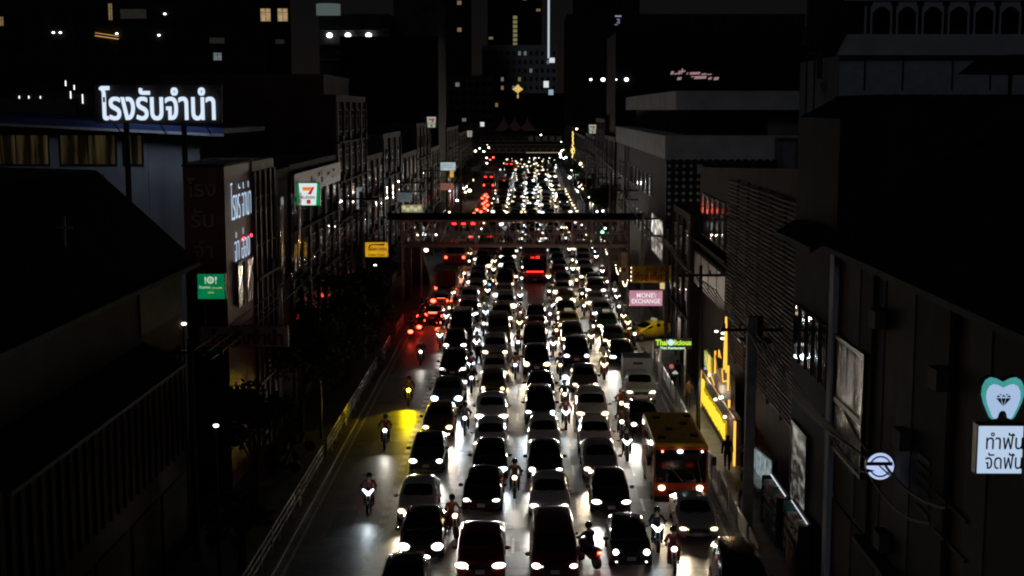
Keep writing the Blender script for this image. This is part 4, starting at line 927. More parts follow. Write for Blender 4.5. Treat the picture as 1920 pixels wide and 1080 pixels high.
# money exchange and the yellow noodle sign
d = 104.0; k = d / 2560
t = sign_box('pink lit MONEY EXCHANGE sign hanging over the right pavement', atd(1211, 559, d), 62 * k, 29 * k, emit('money_pink', (.80, .36, .47), .72, .25, 1.3), arm=1.3)
Mmw = emit('money_white', (1, .9, .94), .9)
part('lettering', text_mesh('MONEY', 9 * k, .006, Mmw, .02, 39 * k), None, t, loc=(2 * k, -.05, 5.5 * k), rot=X90)
part('lettering', text_mesh('EXCHANGE', 9 * k, .006, Mmw, .02, 54 * k), None, t, loc=(0, -.05, -5.5 * k), rot=X90)
d = 105.0; k = d / 2560
t = sign_box('dim yellow board with red Thai noodle shop lettering above the pink sign', atd(1232, 514, d), 97 * k, 32 * k, mat('yellow_board', (.62, .38, .03), .6), name='shop_sign', arm=1.0)
Mr2 = mat('sign_ink_red', (.30, .03, .01), .6)
part('lettering', text_mesh('ก๋วยเตี๋ยว', 18 * k, .02, Mr2, .02, 60 * k), None, t, loc=(-12 * k, -.06, -4 * k), rot=X90)
part('lettering', text_mesh('ต้นตำรับ', 9 * k, .02, Mr2, .02, 40 * k), None, t, loc=(-2 * k, -.06, 10 * k), rot=X90)
for i in range(4): part('bulb', MB().ball((-49 * k, -.05, (-12 + i * 8) * k), .04, .04, .04, 6, 4), emit('bulb_warm', (1, .8, .55), 5), t)
t = sign_box('small cream lit lantern box below the yellow noodle board', atd(1242, 536, 102.5), .34, .48, emit('cream_box', (.9, .66, .32), .7), d=.3)
l = bpy.data.lights.new('taxi_fill_light', 'POINT'); l.energy = 130; l.color = (1, .84, .55); l.shadow_soft_size = .2; link('taxi_fill_light', l, t, (-.7, 2.2, -1.6)); part('added_fill_bulb', MB().ball((-.7, 2.2, -1.6), .09, .09, .09), emit('fill_bulb_glow', (1, .84, .55), 4), t); part('added_bulb_arm', MB().tube((-.7, 2.2, -1.5), (0, .3, -.1), .015, k=4), M_dark, t)  # bulb, arm and point light added to brighten the taxi
t = sign_box('small dim lit menu panel right of the cream lantern box', atd(1267, 536, 103), .8, .48, emit('menu_panel', (.55, .48, .32), .38, .9, 7))
t = sign_box('tall cream banner on the right footbridge stair', atd(1170, 499, 118), 11 * 118 / 2560, 52 * 118 / 2560, mat('cream_banner', (.55, .40, .22), .7), name='banner', cat='banner')
part('emblem', MB().prism(circle(0, -.3, .18, 12), 'y', -.05, -.035), mat('sign_ink_red', (.30, .03, .01), .6), t)
# green restaurant sign over the pavement
d = 84.0; k = d / 2560
t = thing('lit_sign', 'yellow green glowing restaurant name sign over the right pavement', 'sign', atd(1262, 645, d))
Mlg = emit('lime_glow', (.58, .90, .08), 1.0); Mlc = emit('pale_blue_glow', (.62, .85, 1), 1.0)
part('backing', MB().box(-36 * k, 36 * k, .02, .10, -10 * k, 10 * k), M_dark, t)
part('lettering', text_mesh('Thai', 11 * k, .03, Mlg, .028, 22 * k), None, t, loc=(-22 * k, -.03, 3 * k), rot=X90)
part('smile_emblem', MB().prism(circle(-4.5 * k, 3 * k, 6 * k, 14), 'y', -.06, .0), Mlc, t)
part('lettering', text_mesh('licious', 10 * k, .03, Mlg, .028, 33 * k), None, t, loc=(18 * k, -.03, 3 * k), rot=X90)
part('lettering', text_mesh('Thai Restaurant', 4.5 * k, .03, emit('pale_green_glow', (.62, .95, .62), 1.0), .03, 48 * k), None, t, loc=(-1 * k, -.03, -7.5 * k), rot=X90)
part('post', MB().box(-26 * k, -22 * k, .1, .2, -3.3, 0), M_steel, t); part('post', MB().box(22 * k, 25 * k, .1, .2, -3.3, 0), M_steel, t)
t = thing('lit_sign', 'slanted lime and lilac lit side panel below the restaurant name', 'sign', (FR - .15, 79, 0))
part('lime_face', MB().box(-.1, .0, 0, 3.0, 2.6, 3.5), emit('lime_panel', (.58, .66, .08), .62, .4, 3), t); part('lilac_face', MB().box(-.1, .0, .2, 3.0, 1.7, 2.45), emit('lilac_panel', (.55, .62, .95), .7), t)
part('case', MB().box(.001, .1, -.05, 3.05, 1.6, 3.6), M_dark, t)
for i, (px, py, lb) in enumerate([(1259, 687, 'round pink paper lantern under the restaurant name sign'), (1266, 698, 'white cone lamp just below the pink lantern')]):
    o = thing('lantern', lb, 'lantern', atd(px, py, 85))
    part('shade', MB().ball((0, 0, 0), .15, .15, .15) if not i else MB().tube((0, 0, -.08), (0, 0, .1), .2, .03, 10), emit('lantern_glow_%d' % i, ((.85, .22, .18), (.9, .85, .8))[i], .5), o, True); part('cord', MB().tube((0, 0, .1), (0, 0, .6), .012, k=4), M_black, o)
# temple shaped golden outlined shopfront
t = thing('shopfront', 'golden outlined temple roof shopfront with a yellow glowing lettered band', 'shopfront', (10.5, 67.4, 0))
Mgo = emit('gold_tube', (1.0, .48, .06), 1.5); M_sf = mat('shopfront_brown', (.10, .075, .05), .6)
def tubeline(pts, r=.045, nm='gold_outline', m_=None):
    m = MB()
    for p, q in zip(pts, pts[1:]): m.tube((-.06, p[0], p[1]), (-.06, q[0], q[1]), r, k=6)
    part(nm, m, m_ or Mgo, t)
Mgd = emit('gold_tube_dim', (1.0, .48, .10), .22)
part('backing_panel', MB().box(.0, .3, .05, 13.6, .15, 2.5), M_sf, t); part('brown_pier', MB().box(-.03, .32, .4, 1.9, .16, 2.35), mat('pier_red_brown', (.16, .05, .03), .6), t)
part('upper_panel', MB().prism([(2.4, 2.5), (10.3, 2.5), (9.8, 3.0), (8.6, 3.3), (7.6, 3.7), (6.2, 4.0), (4.4, 4.3), (2.6, 4.3)], 'x', .06, .3), M_sf, t)
tubeline([(0, .15), (0, 2.45)], .06); tubeline([(13.6, .2), (13.6, 2.5)], .05); tubeline([(13.6, 2.52), (8, 2.56), (.3, 2.56)], .03, m_=Mgd)
tubeline([(10.1, 2.7), (10.1, 4.0)], .05); tubeline([(10.1, 3.9), (9.4, 3.05), (7.7, 2.75)], .03); tubeline([(7.6, 3.45), (7.6, 4.7)], .05); tubeline([(7.6, 4.5), (6.4, 3.7), (5.0, 3.5)], .03, m_=Mgd)
tubeline([(2.6, 3.5), (2.6, 4.8)], .055); tubeline([(6.2, 4.6), (6.2, 5.0), (5.4, 4.7)], .03); tubeline([(4.9, 4.2), (4.4, 3.6), (2.7, 4.0)], .03); tubeline([(2.1, 2.7), (2.1, 3.1)], .06)
tubeline([(4.15, 4.3), (4.05, 5.6), (3.75, 7.2), (3.45, 5.6), (3.35, 4.3)], .05); tubeline([(3.35, 5.2), (4.15, 5.2)], .04)
part('spire', MB().prism([(3.4, 4.25), (4.1, 4.25), (3.75, 7.1)], 'x', .0, .16), M_sf, t)
part('lettered_band', MB().box(-.08, -.001, 3.0, 12.7, .62, 1.72), emit('yellow_band_glow', (1.0, .60, .0), .55, .45, 2.2, (1, .8, 2.5)), t)
gl = MB()
for i in range(24):
    y0 = 3.15 + i * .375; gl.box(-.12, -.082, y0, y0 + rnd(.12, .30), .68 + rnd(0, .15), 1.66 - rnd(0, .18))
part('glowing_strokes', gl, emit('yellow_letter_glow', (1.0, .76, .04), 1.1), t)
part('tall_letter', MB().box(-.12, -.02, 12.05, 12.75, .75, 2.1), emit('yellow_letter_glow', (1.0, .76, .04), 1.1), t)
for yy in (1.5, 6.5, 11.5):
    l = bpy.data.lights.new('canopy_lamp', 'POINT'); l.energy = 55; l.color = (1, .84, .62); l.shadow_soft_size = .15
    link('canopy_lamp', l, t, (-.45, yy, 2.75))
for (yy, zz) in ((6.9, 2.1), (9.4, 3.0), (4.4, 2.75), (5.0, 2.6), (3.2, 1.95), (13.7, .35)): part('spot_lamp', MB().ball((-.1, yy, zz), .09, .09, .08), emit('spot_lamp_warm', (1, .9, .7), 4), t)
# hanging lamps over the shop
t = thing('lamp_cluster', 'three small white lamps under the fascia beside the golden spire', 'lamp', atd(1352, 625, 72))
for i, (dx, dz) in enumerate(((-.25, .1), (.1, 0), (.08, -.28))): part('bulb', MB().ball((dx, 0, dz), .11, .08, .06), emit('spot_lamp_white', (1, .95, .85), 4), t)
part('arm', MB().tube((-.3, .05, .16), (.6, .05, .16), .025, k=5), M_dark, t)
# pink script on the dark office mass
t = thing('lit_sign', 'faint pink glowing script strokes on the dark block, upper right', 'sign', atd(1300, 140, 178))
gl = MB()
for (x0, x1, z0, z1) in ((-2.95, -2.6, .0, .45), (-2.5, -2.1, 0, .22), (-2.0, -1.7, 0, .5), (-1.6, -1.45, .05, .8), (-1.5, -1.1, .3, .55), (-.9, -.75, 0, .3), (-.5, .8, .0, .34), (1.0, 1.6, -.05, .18), (1.7, 2.3, -.05, .12), (-2.1, -1.6, -.7, -.3), (-.3, 0, -.35, -.15), (.1, 1.6, -.55, -.15), (1.9, 2.3, -.65, -.3), (2.6, 3.2, -.7, -.3)):
    gl.prism([(x0, z0), (x1, z0 + .05), (x1 + .12, z1), (x0 + .1, z1 - .04)], 'y', -.06, .02)
part('glowing_strokes', gl, emit('pink_script', (.75, .46, .50), .42), t)
part('backing', MB().box(-3, 3, .1, .2, -.7, .7), M_dark, t)
t = thing('lit_sign', 'small bluish white glowing strokes high on the dark right block', 'sign', atd(1159, 42, 401))
part('glowing_strokes', MB().box(-.9, .9, -.06, .05, 1.6, 1.95).box(-.35, .4, -.06, .05, .75, .95).box(-.1, .45, -.06, .05, .3, .5).box(-.4, .5, -.06, .05, -.2, .0).box(-1.0, -.1, -.06, .05, -.7, -.55), emit('cool_script', (.6, .65, .9), .45), t); part('backing', MB().box(-.7, .7, .1, .2, -.9, .9), M_dark, t)
ORD = 'first second third fourth fifth sixth seventh eighth ninth tenth eleventh twelfth thirteenth fourteenth fifteenth sixteenth seventeenth eighteenth nineteenth twentieth'.split()
# ------------------------------------------------------------------ street furniture
M_rail = mat('rail_steel', (.45, .44, .42), .4, .4)
y = 48.0; i = 0
RS = [(47, 53.2), (53.4, 60.2), (60.4, 67.2), (68.6, 76), (76.2, 84), (84.2, 92), (95, 101), (106, 112)]
for i, (a, b) in enumerate(RS):
    t = thing('pavement_railing', f'three bar steel railing on the dark left kerb, {ORD[i]} length from the bottom edge', 'railing', (-10.35, a, .14), 0, 'railings along the left kerb')
    L = b - a; n = int(L / 1.6)
    for z in (.45, .75, 1.05): part('rail', MB().tube((0, 0, z), (0, L, z), .035, k=6), M_rail, t)
    for q in range(n + 1): part('post', MB().box(-.04, .04, q * L / n - .04, q * L / n + .04, 0, 1.08), M_rail, t)
for i in range(17):
    a = 51.5 + i * 2.75
    if a > 101 and a < 110: continue
    t = thing('kerb_barrier', f'steel panel barrier on the right kerb, {ORD[i]} from the bottom edge', 'barrier', (9.0, a, .14), R(rnd(-1.5, 1.5)), 'panel barriers along the right kerb')
    part('panel', MB().box(-.015, .015, .1, 2.2, .35, .98), M_alu if i % 3 else M_steel, t)
    part('frame', MB().tube((0, .04, 0), (0, .04, 1.08), .03).tube((0, 2.26, 0), (0, 2.26, 1.08), .03).tube((0, .04, 1.08), (0, 2.26, 1.08), .03).tube((0, .04, .28), (0, 2.26, .28), .025), M_steel, t)
M_pole = mat('concrete_pole', (.20, .19, .18), .75, var=.3)
def pole(label, x, y, h, r=.17, arms=2, lampside=0, group=None, m=None, sq=False):
    t = thing('utility_pole', label, 'utility pole', (x, y, .14), 0, group)
    part('shaft', MB().box(-r, r, -r, r, 0, h) if sq else MB().tube((0, 0, 0), (0, 0, h), r, r * .7, 10), m or M_pole, t)
    for q in range(arms):
        part('cross_arm', MB().box(-1.3, 1.3, -.06, .06, h - .6 - q * .9, h - .48 - q * .9), M_dark, t)
        for k in (-1.15, -.5, .5, 1.15): part('insulator', MB().tube((k, 0, h - .48 - q * .9), (k, 0, h - .25 - q * .9), .06, .04, 6), M_sill, t)
    return t
pole('thick square concrete post on the right pavement by the bright shop', 9.45, 57, 9.2, .2, 1, sq=True)
pole('dark slim pole with a long cross arm beside the golden shopfront', 9.5, 74.5, 9.4, .13, 1, m=M_dark)
pole('grey pole at the side street corner beside the yellow taxi', 10.5, 102.4, 9.0, .17, 1)
pole('concrete utility pole past the side street on the right', 9.5, 112.5, 9.5, .17, 1)
pole('reddish dark pole standing in the shadows of the left pavement', -13.2, 52.5, 9.0, .16, 1, m=M_wmaroon)
pole('slim grey pole under the trees on the left pavement', -11.3, 73, 7.5, .08, 0, m=M_dark)
pole('pale pole beside the orange yellow sign on the left', -12.1, 99, 12, .22, 1, m=M_sill)
for i, y in enumerate((140, 168, 200, 240, 290)):
    pole(f'distant pale utility pole on the left pavement, {ORD[i]} beyond the footbridge', -11.8, y, 11, .18, 2, group='distant poles on the left pavement')
for i, y in enumerate((135, 160, 190, 225, 270)):
    pole(f'distant pale utility pole on the right pavement, {ORD[i]} beyond the footbridge', 9.6, y, 10.5, .18, 2, group='distant poles on the right pavement')
def cable(label, pts, r=.022, sag=.5, grp=None):
    m = MB()
    for a, b in zip(pts, pts[1:]):
        a = Vector(a); b = Vector(b); N = 8
        P = [a.lerp(b, q / N) - Vector((0, 0, sag * 4 * (q / N) * (1 - q / N))) for q in range(N + 1)]
        for u, v in zip(P, P[1:]): m.tube(u, v, r, k=4)
    o = part('overhead_cable', m, M_black, None); tag(o, label, 'cable', grp); return o
for q in range(5): cable(f'black overhead cable between the right hand poles, {ORD[q]} from the top of its bundle', [(9.2 + q * .28, 40, 8.3 - q * .2), (9.2 + q * .28, 57, 8.9 - q * .2), (9.2 + q * .28, 74.5, 9 - q * .2), (10.0 + q * .2, 102.4, 8.7 - q * .2), (9.3 + q * .2, 112.5, 9 - q * .2), (9.3 + q * .2, 135, 10 - q * .2)], .03, .4, 'overhead cables on the right')
for q in range(3): cable(f'black overhead cable between the left hand poles, {ORD[q]} from the top of its bundle', [(-13 + q * .3, 52.5, 8.7 - q * .2), (-12.1 + q * .3, 99, 11.5 - q * .2), (-12 + q * .2, 140, 10.6 - q * .2)], .03, .7, 'overhead cables on the left')
cable('black cable slung across the lower right facade', [(10.4, 44, 8.2), (10.6, 40, 7.6), (10.7, 34, 7.9)], .04, .3)
cable('second black cable sagging under the first on the lower right', [(10.3, 47, 7.4), (10.5, 41, 6.9), (10.6, 35, 7.2)], .04, .4)
t = thing('power_transformer', 'dark transformer platform on the right utility pole', 'transformer', (10.1, 60, 7.9))
part('tank', MB().tube((0, 0, 0), (0, 0, 1.0), .35, k=12), M_dark, t); part('platform', MB().box(-.7, .7, -.5, .5, -.1, 0), M_dark, t); part('strut', MB().tube((-.5, 0, -.1), (-.6, -2.8, -.2), .05, k=5), M_dark, t)

def street_lamp(label, x, y, h, col, st, arm=1.2, group=None, r=.22):
    t = thing('street_lamp', label, 'street lamp', (x, y, .14), 0, group)
    part('pole', MB().tube((0, 0, 0), (0, 0, h), .06, .04).tube((0, 0, h), (arm, 0, h + .15), .04), M_dark, t)
    part('lamp_head', MB().ball((arm, 0, h + .08), r, r, r * .6), emit('street_lamp_%d' % int(col[2] * 100), col, st), t)
    return t
for (px, py, d, col, st, lb) in ((907, 284, 330, (.95, .98, 1), 22, 'bright white street lamp on the left near the far footbridge'), (1063, 249, 430, (1, .66, .25), 14, 'amber street lamp in front of the far station'), (1014, 253, 430, (.95, .97, 1), 10, 'white street lamp in front of the far station'),
                                  (1081, 242, 250, (1, .78, .42), 14, 'warm street lamp topping the golden light string'), (700, 527, 96, (1, .98, .85), 8, 'white lamp low on the left pavement under the orange sign'), (703, 498, 104, (1, .97, .75), 10, 'warm white lamp with a halo below the orange yellow sign'),
                                  (404, 799, 50.5, (.80, 1, .92), 5, 'small greenish white lamp in the dark left corner'), (344, 608, 54.4, (1, .85, .7), 4, 'tiny warm lamp beside the striped wall on the left'), (1053, 283, 390, (.95, .97, 1), 10, 'white street lamp on the right near the far footbridge'), (1057, 297, 340, (.95, .97, 1), 8, 'lower white street lamp on the right before the far footbridge'), (1072, 319, 280, (1, .9, .75), 8, 'pale street lamp on the right at the foot of the golden string'),
                                  (877, 299, 340, (.9, .95, 1), 6, 'small white street lamp on the far left pavement')):
    p = atd(px, py, d); street_lamp(lb, p.x, d, p.z - .2, col, st, 0.02, r=.2 if d > 150 else .11)
t = thing('light_string', 'vertical golden light string hung on a street lamp pole', 'light string', atd(1074, 296, 251))
ls = MB()
for i in range(26): ls.ball((rnd(-.12, .12), 0, .1 + i * .185), .10, .08, .09, 6, 4)
for k in range(8): ls.ball((.32 * cos(k * pi / 4), 0, 1.3 + .45 * sin(k * pi / 4)), .10, .08, .10, 6, 4)
lo = part('bulbs', ls, emit('golden_bulbs', (1, .72, .18), 2.2), t); lo['kind'] = 'stuff'; part('mast', MB().tube((0, .15, -10), (0, .15, 5), .07), M_steel, t)
t = thing('light_string', 'string of warm bulbs added for motorcycle lights down the right kerb lane', 'light string', (8.7, 118, 0))  # bulbs, wire and posts made up for a file of motorcycle lights
ls = MB()
for i in range(60):
    y = i * .75; ls.ball((0, y, 2.3 + 1.0 * abs(((i % 12) - 6) / 6) ** 2), .055, .055, .055, 6, 4)
lo = part('bulbs', ls, emit('added_kerb_bulbs', (1, .8, .5), 6), t); lo['kind'] = 'stuff'
part('wire', MB().tube((0, 0, 3.4), (0, 45, 3.4), .015, k=4), M_black, t)
for i in range(5): part('post', MB().tube((0, i * 11, 0), (0, i * 11, 3.4), .04), M_steel, t)

# ------------------------------------------------------------------ trees
M_leaf = mat('dark_leaves', (.030, .055, .022), .6, var=.5, scale=1.5)
M_leaf2 = mat('olive_leaves', (.05, .065, .022), .6, var=.5, scale=1.5)
M_bark = mat('bark', (.09, .065, .045), .85, var=.35, scale=5)
def tree(label, x, y, h, r, seed, leaf=None, n=2400, z=.14):
    rg = random.Random(seed); t = thing('street_tree', label, 'tree', (x, y, z))
    tr = MB(); tr.tube((0, 0, 0), (.1, 0, h * .45), .17, .12, 8); cl = []
    for i in range(9):
        a = rg.uniform(0, 2 * pi); e = rg.uniform(.3, 1.0); q = Vector((cos(a) * r * .75 * e, sin(a) * r * .75 * e, h * rg.uniform(.55, .95)))
        s = Vector((.1, 0, h * rg.uniform(.3, .45))); tr.tube(s, q, .07, .02, 6); cl.append((q, rg.uniform(.28, .5) * r))
    part('trunk', tr, M_bark, t)
    lf = MB()
    for i in range(n):
        c, cr = rg.choice(cl); v = Vector((rg.gauss(0, 1), rg.gauss(0, 1), rg.gauss(0, .7))); v = v.normalized() * cr * rg.uniform(.35, 1.05); p = c + v
        s = rg.uniform(.10, .2); u = Vector((rg.uniform(-1, 1), rg.uniform(-1, 1), rg.uniform(-.6, .6))).normalized(); w = u.orthogonal().normalized() * .5
        lf.add([p - u * s, p + w * s, p + u * s, p - w * s], [(0, 1, 2, 3)])
    part('crown', lf, leaf or M_leaf, t); return t
tree('dark street tree filling the left pavement under the orange sign', -12.0, 90, 7.5, 2.9, 1)
tree('dark bushy street tree next along the left pavement, nearer than the first', -12.3, 82, 7.2, 3.0, 2)
tree('dark olive street tree beside the unlit wooden board on the left', -12.4, 73, 6.6, 2.7, 3, M_leaf2)
tree('dark low tree in front of the striped shophouse, lower left', -12.3, 60, 5.4, 2.2, 4)
tree('small pale leaved shrub tree by the near end of the left railing', -11.2, 51.6, 3.2, 1.2, 5, M_leaf2, 900)
tree('dark street tree at the left footbridge stair', -12.2, 113, 7, 2.6, 6)
tree('sparse dark tree on the right pavement beyond the footbridge', 9.8, 180, 8, 2.6, 7, M_leaf2)
tree('dark tree on the right pavement under the golden light string', 9.9, 232, 9, 3.0, 8)
tree('dark tree by the left pavement far beyond the footbridge', -12.2, 265, 9, 3.0, 9)

# ------------------------------------------------------------------ shop displays on the right pavement
t = thing('shop_display', 'bright bluish glass shop display with sloped roof on the right pavement', 'shop display', (FR - .75, 58.6, .14))
part('case', MB().prism([(0, 0), (4.6, 0), (4.6, 2.1), (0, 2.6)], 'x', .5, .74), M_dark, t)
part('lit_panel', MB().prism([(.15, 1.25), (4.4, 1.0), (4.4, 2.0), (.15, 2.5)], 'x', .44, .495), emit('display_blue_white', (.62, .80, .84), .55, .85, 2.4), t)
part('awning', MB().prism([(0, 1.2), (4.6, .95), (4.6, 1.05), (0, 1.32)], 'x', -.1, .43), M_alu, t)
part('blue_finial', MB().ball((.45, 4.5, 2.7), .15, .15, .2), mat('blue_fabric', (.03, .09, .4), .6), t)
part('arm', MB().tube((.4, 4.5, 2.6), (-.3, 4.7, 1.9), .02, k=4), M_steel, t)
def goods(label, x, y0, L, seed, glow):
    rg = random.Random(seed); t = thing('goods_rack', label, 'goods rack', (x, y0, .14))
    part('frame', MB().box(.42, .5, 0, L, 0, 2.2).box(-.05, .5, 0, .06, 0, 2.1).box(-.05, .5, L - .06, L, 0, 2.1), M_dark, t)
    cm = [mat('goods_' + k, c, .5) for k, c in (('white', (.55, .55, .53)), ('tan', (.4, .3, .18)), ('red', (.35, .06, .05)), ('teal', (.1, .28, .3)), ('grey', (.3, .3, .3)))]
    for s in range(4):
        z = .3 + s * .5; part('shelf', MB().box(-.05, .42, .06, L - .06, z - .03, z), M_steel, t)
        g = MB()
        yy = .1
        while yy < L - .3:
            w = rg.uniform(.12, .3); g.box(.0, rg.uniform(.2, .38), yy, yy + w, z + .002, z + rg.uniform(.14, .38), rg.randrange(5)); yy += w + .03
        me = g.mesh('goods', cm); go = part('goods', me, None, t); go['kind'] = 'stuff'
    part('shelf_lamp', MB().box(.30, .34, .1, L - .1, 2.14, 2.18), emit('shelf_lamp_' + str(seed), (.9, .93, 1), glow), t)
    return t
goods('cluttered goods rack with pale wares, nearest the thick concrete post', FR - .75, 54.4, 3.6, 1, .9)
goods('goods rack with stacked wares against the dark right facade', FR - .62, 50.6, 3.4, 2, .7)
t = thing('shop_window', 'shop window of stacked bright wares at the foot of the right facade', 'shop window', (FR + .0, 52.2, 0))
part('frame', MB().box(-.12, -.0, 0, 3.2, 1.6, 1.75).box(-.12, 0, 0, 3.2, 5.2, 5.35).box(-.12, 0, 0, .1, 1.75, 5.2).box(-.12, 0, 3.1, 3.2, 1.75, 5.2), M_dark, t)
part('lit_pane', MB().box(-.07, -.02, .1, 3.1, 1.75, 5.2), emit('wares_glow', (.80, .76, .68), .30, .97, 1.1, (1, .9, 2.2)), t)
t = thing('notice_board', 'leaning brown board at the pavement edge, lower right', 'board', (10.2, 50.6, .14), R(-3)); part('panel', MB().box(-.03, .03, 0, 2.2, .1, 1.3), M_wood, t); part('leg', MB().box(-.05, .05, .1, .16, 0, 1.3).box(-.05, .05, 2.0, 2.06, 0, 1.3), M_dark, t)

# ------------------------------------------------------------------ traffic
LANE = {1: 'lane along the dashed block markings', 2: 'second lane from the dashed markings', 3: 'middle lane', 4: 'fourth lane', 5: 'kerb lane by the right pavement'}
ORD_ = 'first second third fourth fifth sixth seventh eighth ninth tenth eleventh twelfth thirteenth fourteenth fifteenth sixteenth seventeenth eighteenth nineteenth twentieth'.split()
NEAR = {  # kind, colour, x, nose distance, light colour, extra words
    1: [('sedan', 'black', -4.55, 46.6, 'white', {}, 'black sedan cut by the bottom edge of the photo'), ('sedan', 'black', -4.32, 52.6, 'white', {}, 'black sedan with round bright lights behind the cut off black sedan'),
        ('sedan', 'white', -4.88, 57.6, 'warm', {}, 'white sedan with red glow on its bumper, behind the second black sedan'), ('sedan', 'charcoal', -5.05, 66.2, 'white', {}, 'charcoal sedan with a wide black windscreen, beside the dashed blocks'),
        ('sedan', 'bronze', -4.95, 73.3, 'warm', {'fog': True}, 'bronze sedan just in front of the glaring blue white truck lights'), ('pickup', 'grey', -4.8, 79.8, 'cool', {'bk': 2.0, 'glare': 1.6}, 'grey pickup with the strongest glaring blue white lights'),
        ('suv', 'black', -5.0, 89.6, 'white', {}, 'black tall car behind the glaring pickup'), ('sedan', 'charcoal', -5.45, 99.8, 'white', {}, 'charcoal sedan with pale bonnet and long white lights'), ('van', 'black', -5.3, 106.8, 'white', {'lit': 0}, 'black van ahead of the red tail lights'), ('suv', 'black', -5.1, 114.4, 'cool', {}, 'black tall car beside the cluster of red tail lights')],
    2: [('pickup', 'red', -1.80, 49.7, 'white', {}, 'red pickup with a huge black windscreen at the bottom edge'), ('sedan', 'black', -2.03, 59.3, 'white', {}, 'black sedan with one brighter light behind the red pickup'),
        ('sedan', 'black', -1.87, 64.6, 'cool', {}, 'glossy black sedan directly in front of a white sedan'), ('sedan', 'white', -1.98, 69.8, 'white', {}, 'white sedan with pale roof tucked behind the glossy black sedan'), ('sedan', 'white', -2.1, 76.3, 'white', {}, 'white sedan with slanted lights, longest bonnet in the second lane'),
        ('hatchback', 'bronze', -2.2, 83.6, 'warm', {}, 'bronze hatchback with one warm light between white cars'), ('sedan', 'white', -2.25, 89.2, 'warm', {}, 'white sedan with dull warm lights behind the bronze hatchback'), ('suv', 'white', -2.36, 95.8, 'warm', {}, 'white tall car with low warm lights'), ('van', 'bronze', -2.3, 104, 'white', {'lit': 0}, 'brown van with unlit lamps behind the white tall car'), ('suv', 'charcoal', -2.2, 112.0, 'white', {}, 'charcoal tall car before the footbridge')],
    3: [('van', 'maroon', 1.02, 49.6, 'white', {}, 'maroon van with black grille and grey roof at the bottom edge'), ('sedan', 'white', 1.0, 58.4, 'white', {}, 'white sedan with long bonnet behind the maroon van'), ('sedan', 'black', .86, 64.6, 'white', {}, 'black sedan with rounded roof, behind the long bonnet sedan'),
        ('sedan', 'white', .88, 70.2, 'white', {}, 'white sedan with triangular lights behind the rounded black sedan'), ('suv', 'black', .72, 76.4, 'cool', {}, 'black tall car with barred grille'), ('sedan', 'black', .82, 83.0, 'white', {}, 'black low sedan with white lights behind the barred grille car'), ('suv', 'black', .6, 91.2, 'warm', {}, 'black tall car lit orange on one side'), ('van', 'black', .55, 99.0, 'warm', {'lit': 0}, 'big black van with unlit lamps'), ('sedan', 'charcoal', .7, 107, 'white', {}, 'charcoal sedan ahead of the red signed bus'), ('sedan', 'black', .7, 113.4, 'white', {}, 'black sedan second ahead of the red signed bus')],
    4: [('hatchback', 'black', 4.08, 51.8, 'white', {'fog': True}, 'small black hatchback with big round lights at the bottom edge'), ('sedan', 'black', 3.76, 59.0, 'white', {'fog': False}, 'shiny black sedan with double lights behind the small hatchback'), ('sedan', 'silver', 3.58, 64.6, 'warm', {}, 'silver sedan close behind the shiny black sedan'),
        ('sedan', 'white', 3.62, 69.8, 'warm', {}, 'white sedan with a red glow below warm round lights'), ('suv', 'white', 3.7, 76.0, 'warm', {}, 'white tall car with warm round lights and pale bonnet'), ('sedan', 'grey', 3.65, 85.4, 'warm', {}, 'grey sedan with dark windscreen behind the white tall car'), ('suv', 'black', 3.45, 94.2, 'cool', {}, 'black rounded tall car with bright bluish lights'), ('suv', 'bronze', 3.4, 101.4, 'warm', {}, 'bronze tall car behind the bluish lights'), ('sedan', 'yellow', 3.35, 109.4, 'warm', {'taxi': 1}, 'yellow taxi in the fourth lane between dark cars'), ('sedan', 'black', 3.35, 116.4, 'warm', {}, 'black sedan behind the queued yellow taxi')],
    5: [('suv', 'black', 7.85, 46.4, 'cool', {}, 'black tall car with a long dark roof cut by the bottom edge, right'), ('sedan', 'silver', 7.17, 55.2, 'warm', {}, 'silver sedan with a curved roof in front of the orange minibus'), ('sedan', 'black', 6.55, 74.2, 'white', {}, 'black sedan right behind the orange minibus'),
        ('pickup', 'white', 6.95, 81.6, 'white', {'box': 1}, 'white delivery pickup with a tall pale cargo box'), ('sedan', 'black', 6.72, 95.2, 'white', {}, 'black sedan with white lights behind the delivery pickup'), ('sedan', 'charcoal', 6.6, 102.4, 'warm', {}, 'charcoal sedan beside the turning yellow taxi'), ('sedan', 'green', 6.5, 109.4, 'warm', {'taxi': 1}, 'green taxi with a green lamp in the kerb lane'), ('sedan', 'silver', 6.4, 116, 'cool', {}, 'silver sedan with cool lights behind the green taxi')]}
M_rsign = emit('roof_sign_faint', (.9, .85, .6), .25); M_vacant = emit('vacant_lamp_green', (.05, 1, .5), 3)
rg0 = random.Random(9); GRP = 'vehicles queued in the traffic jam'
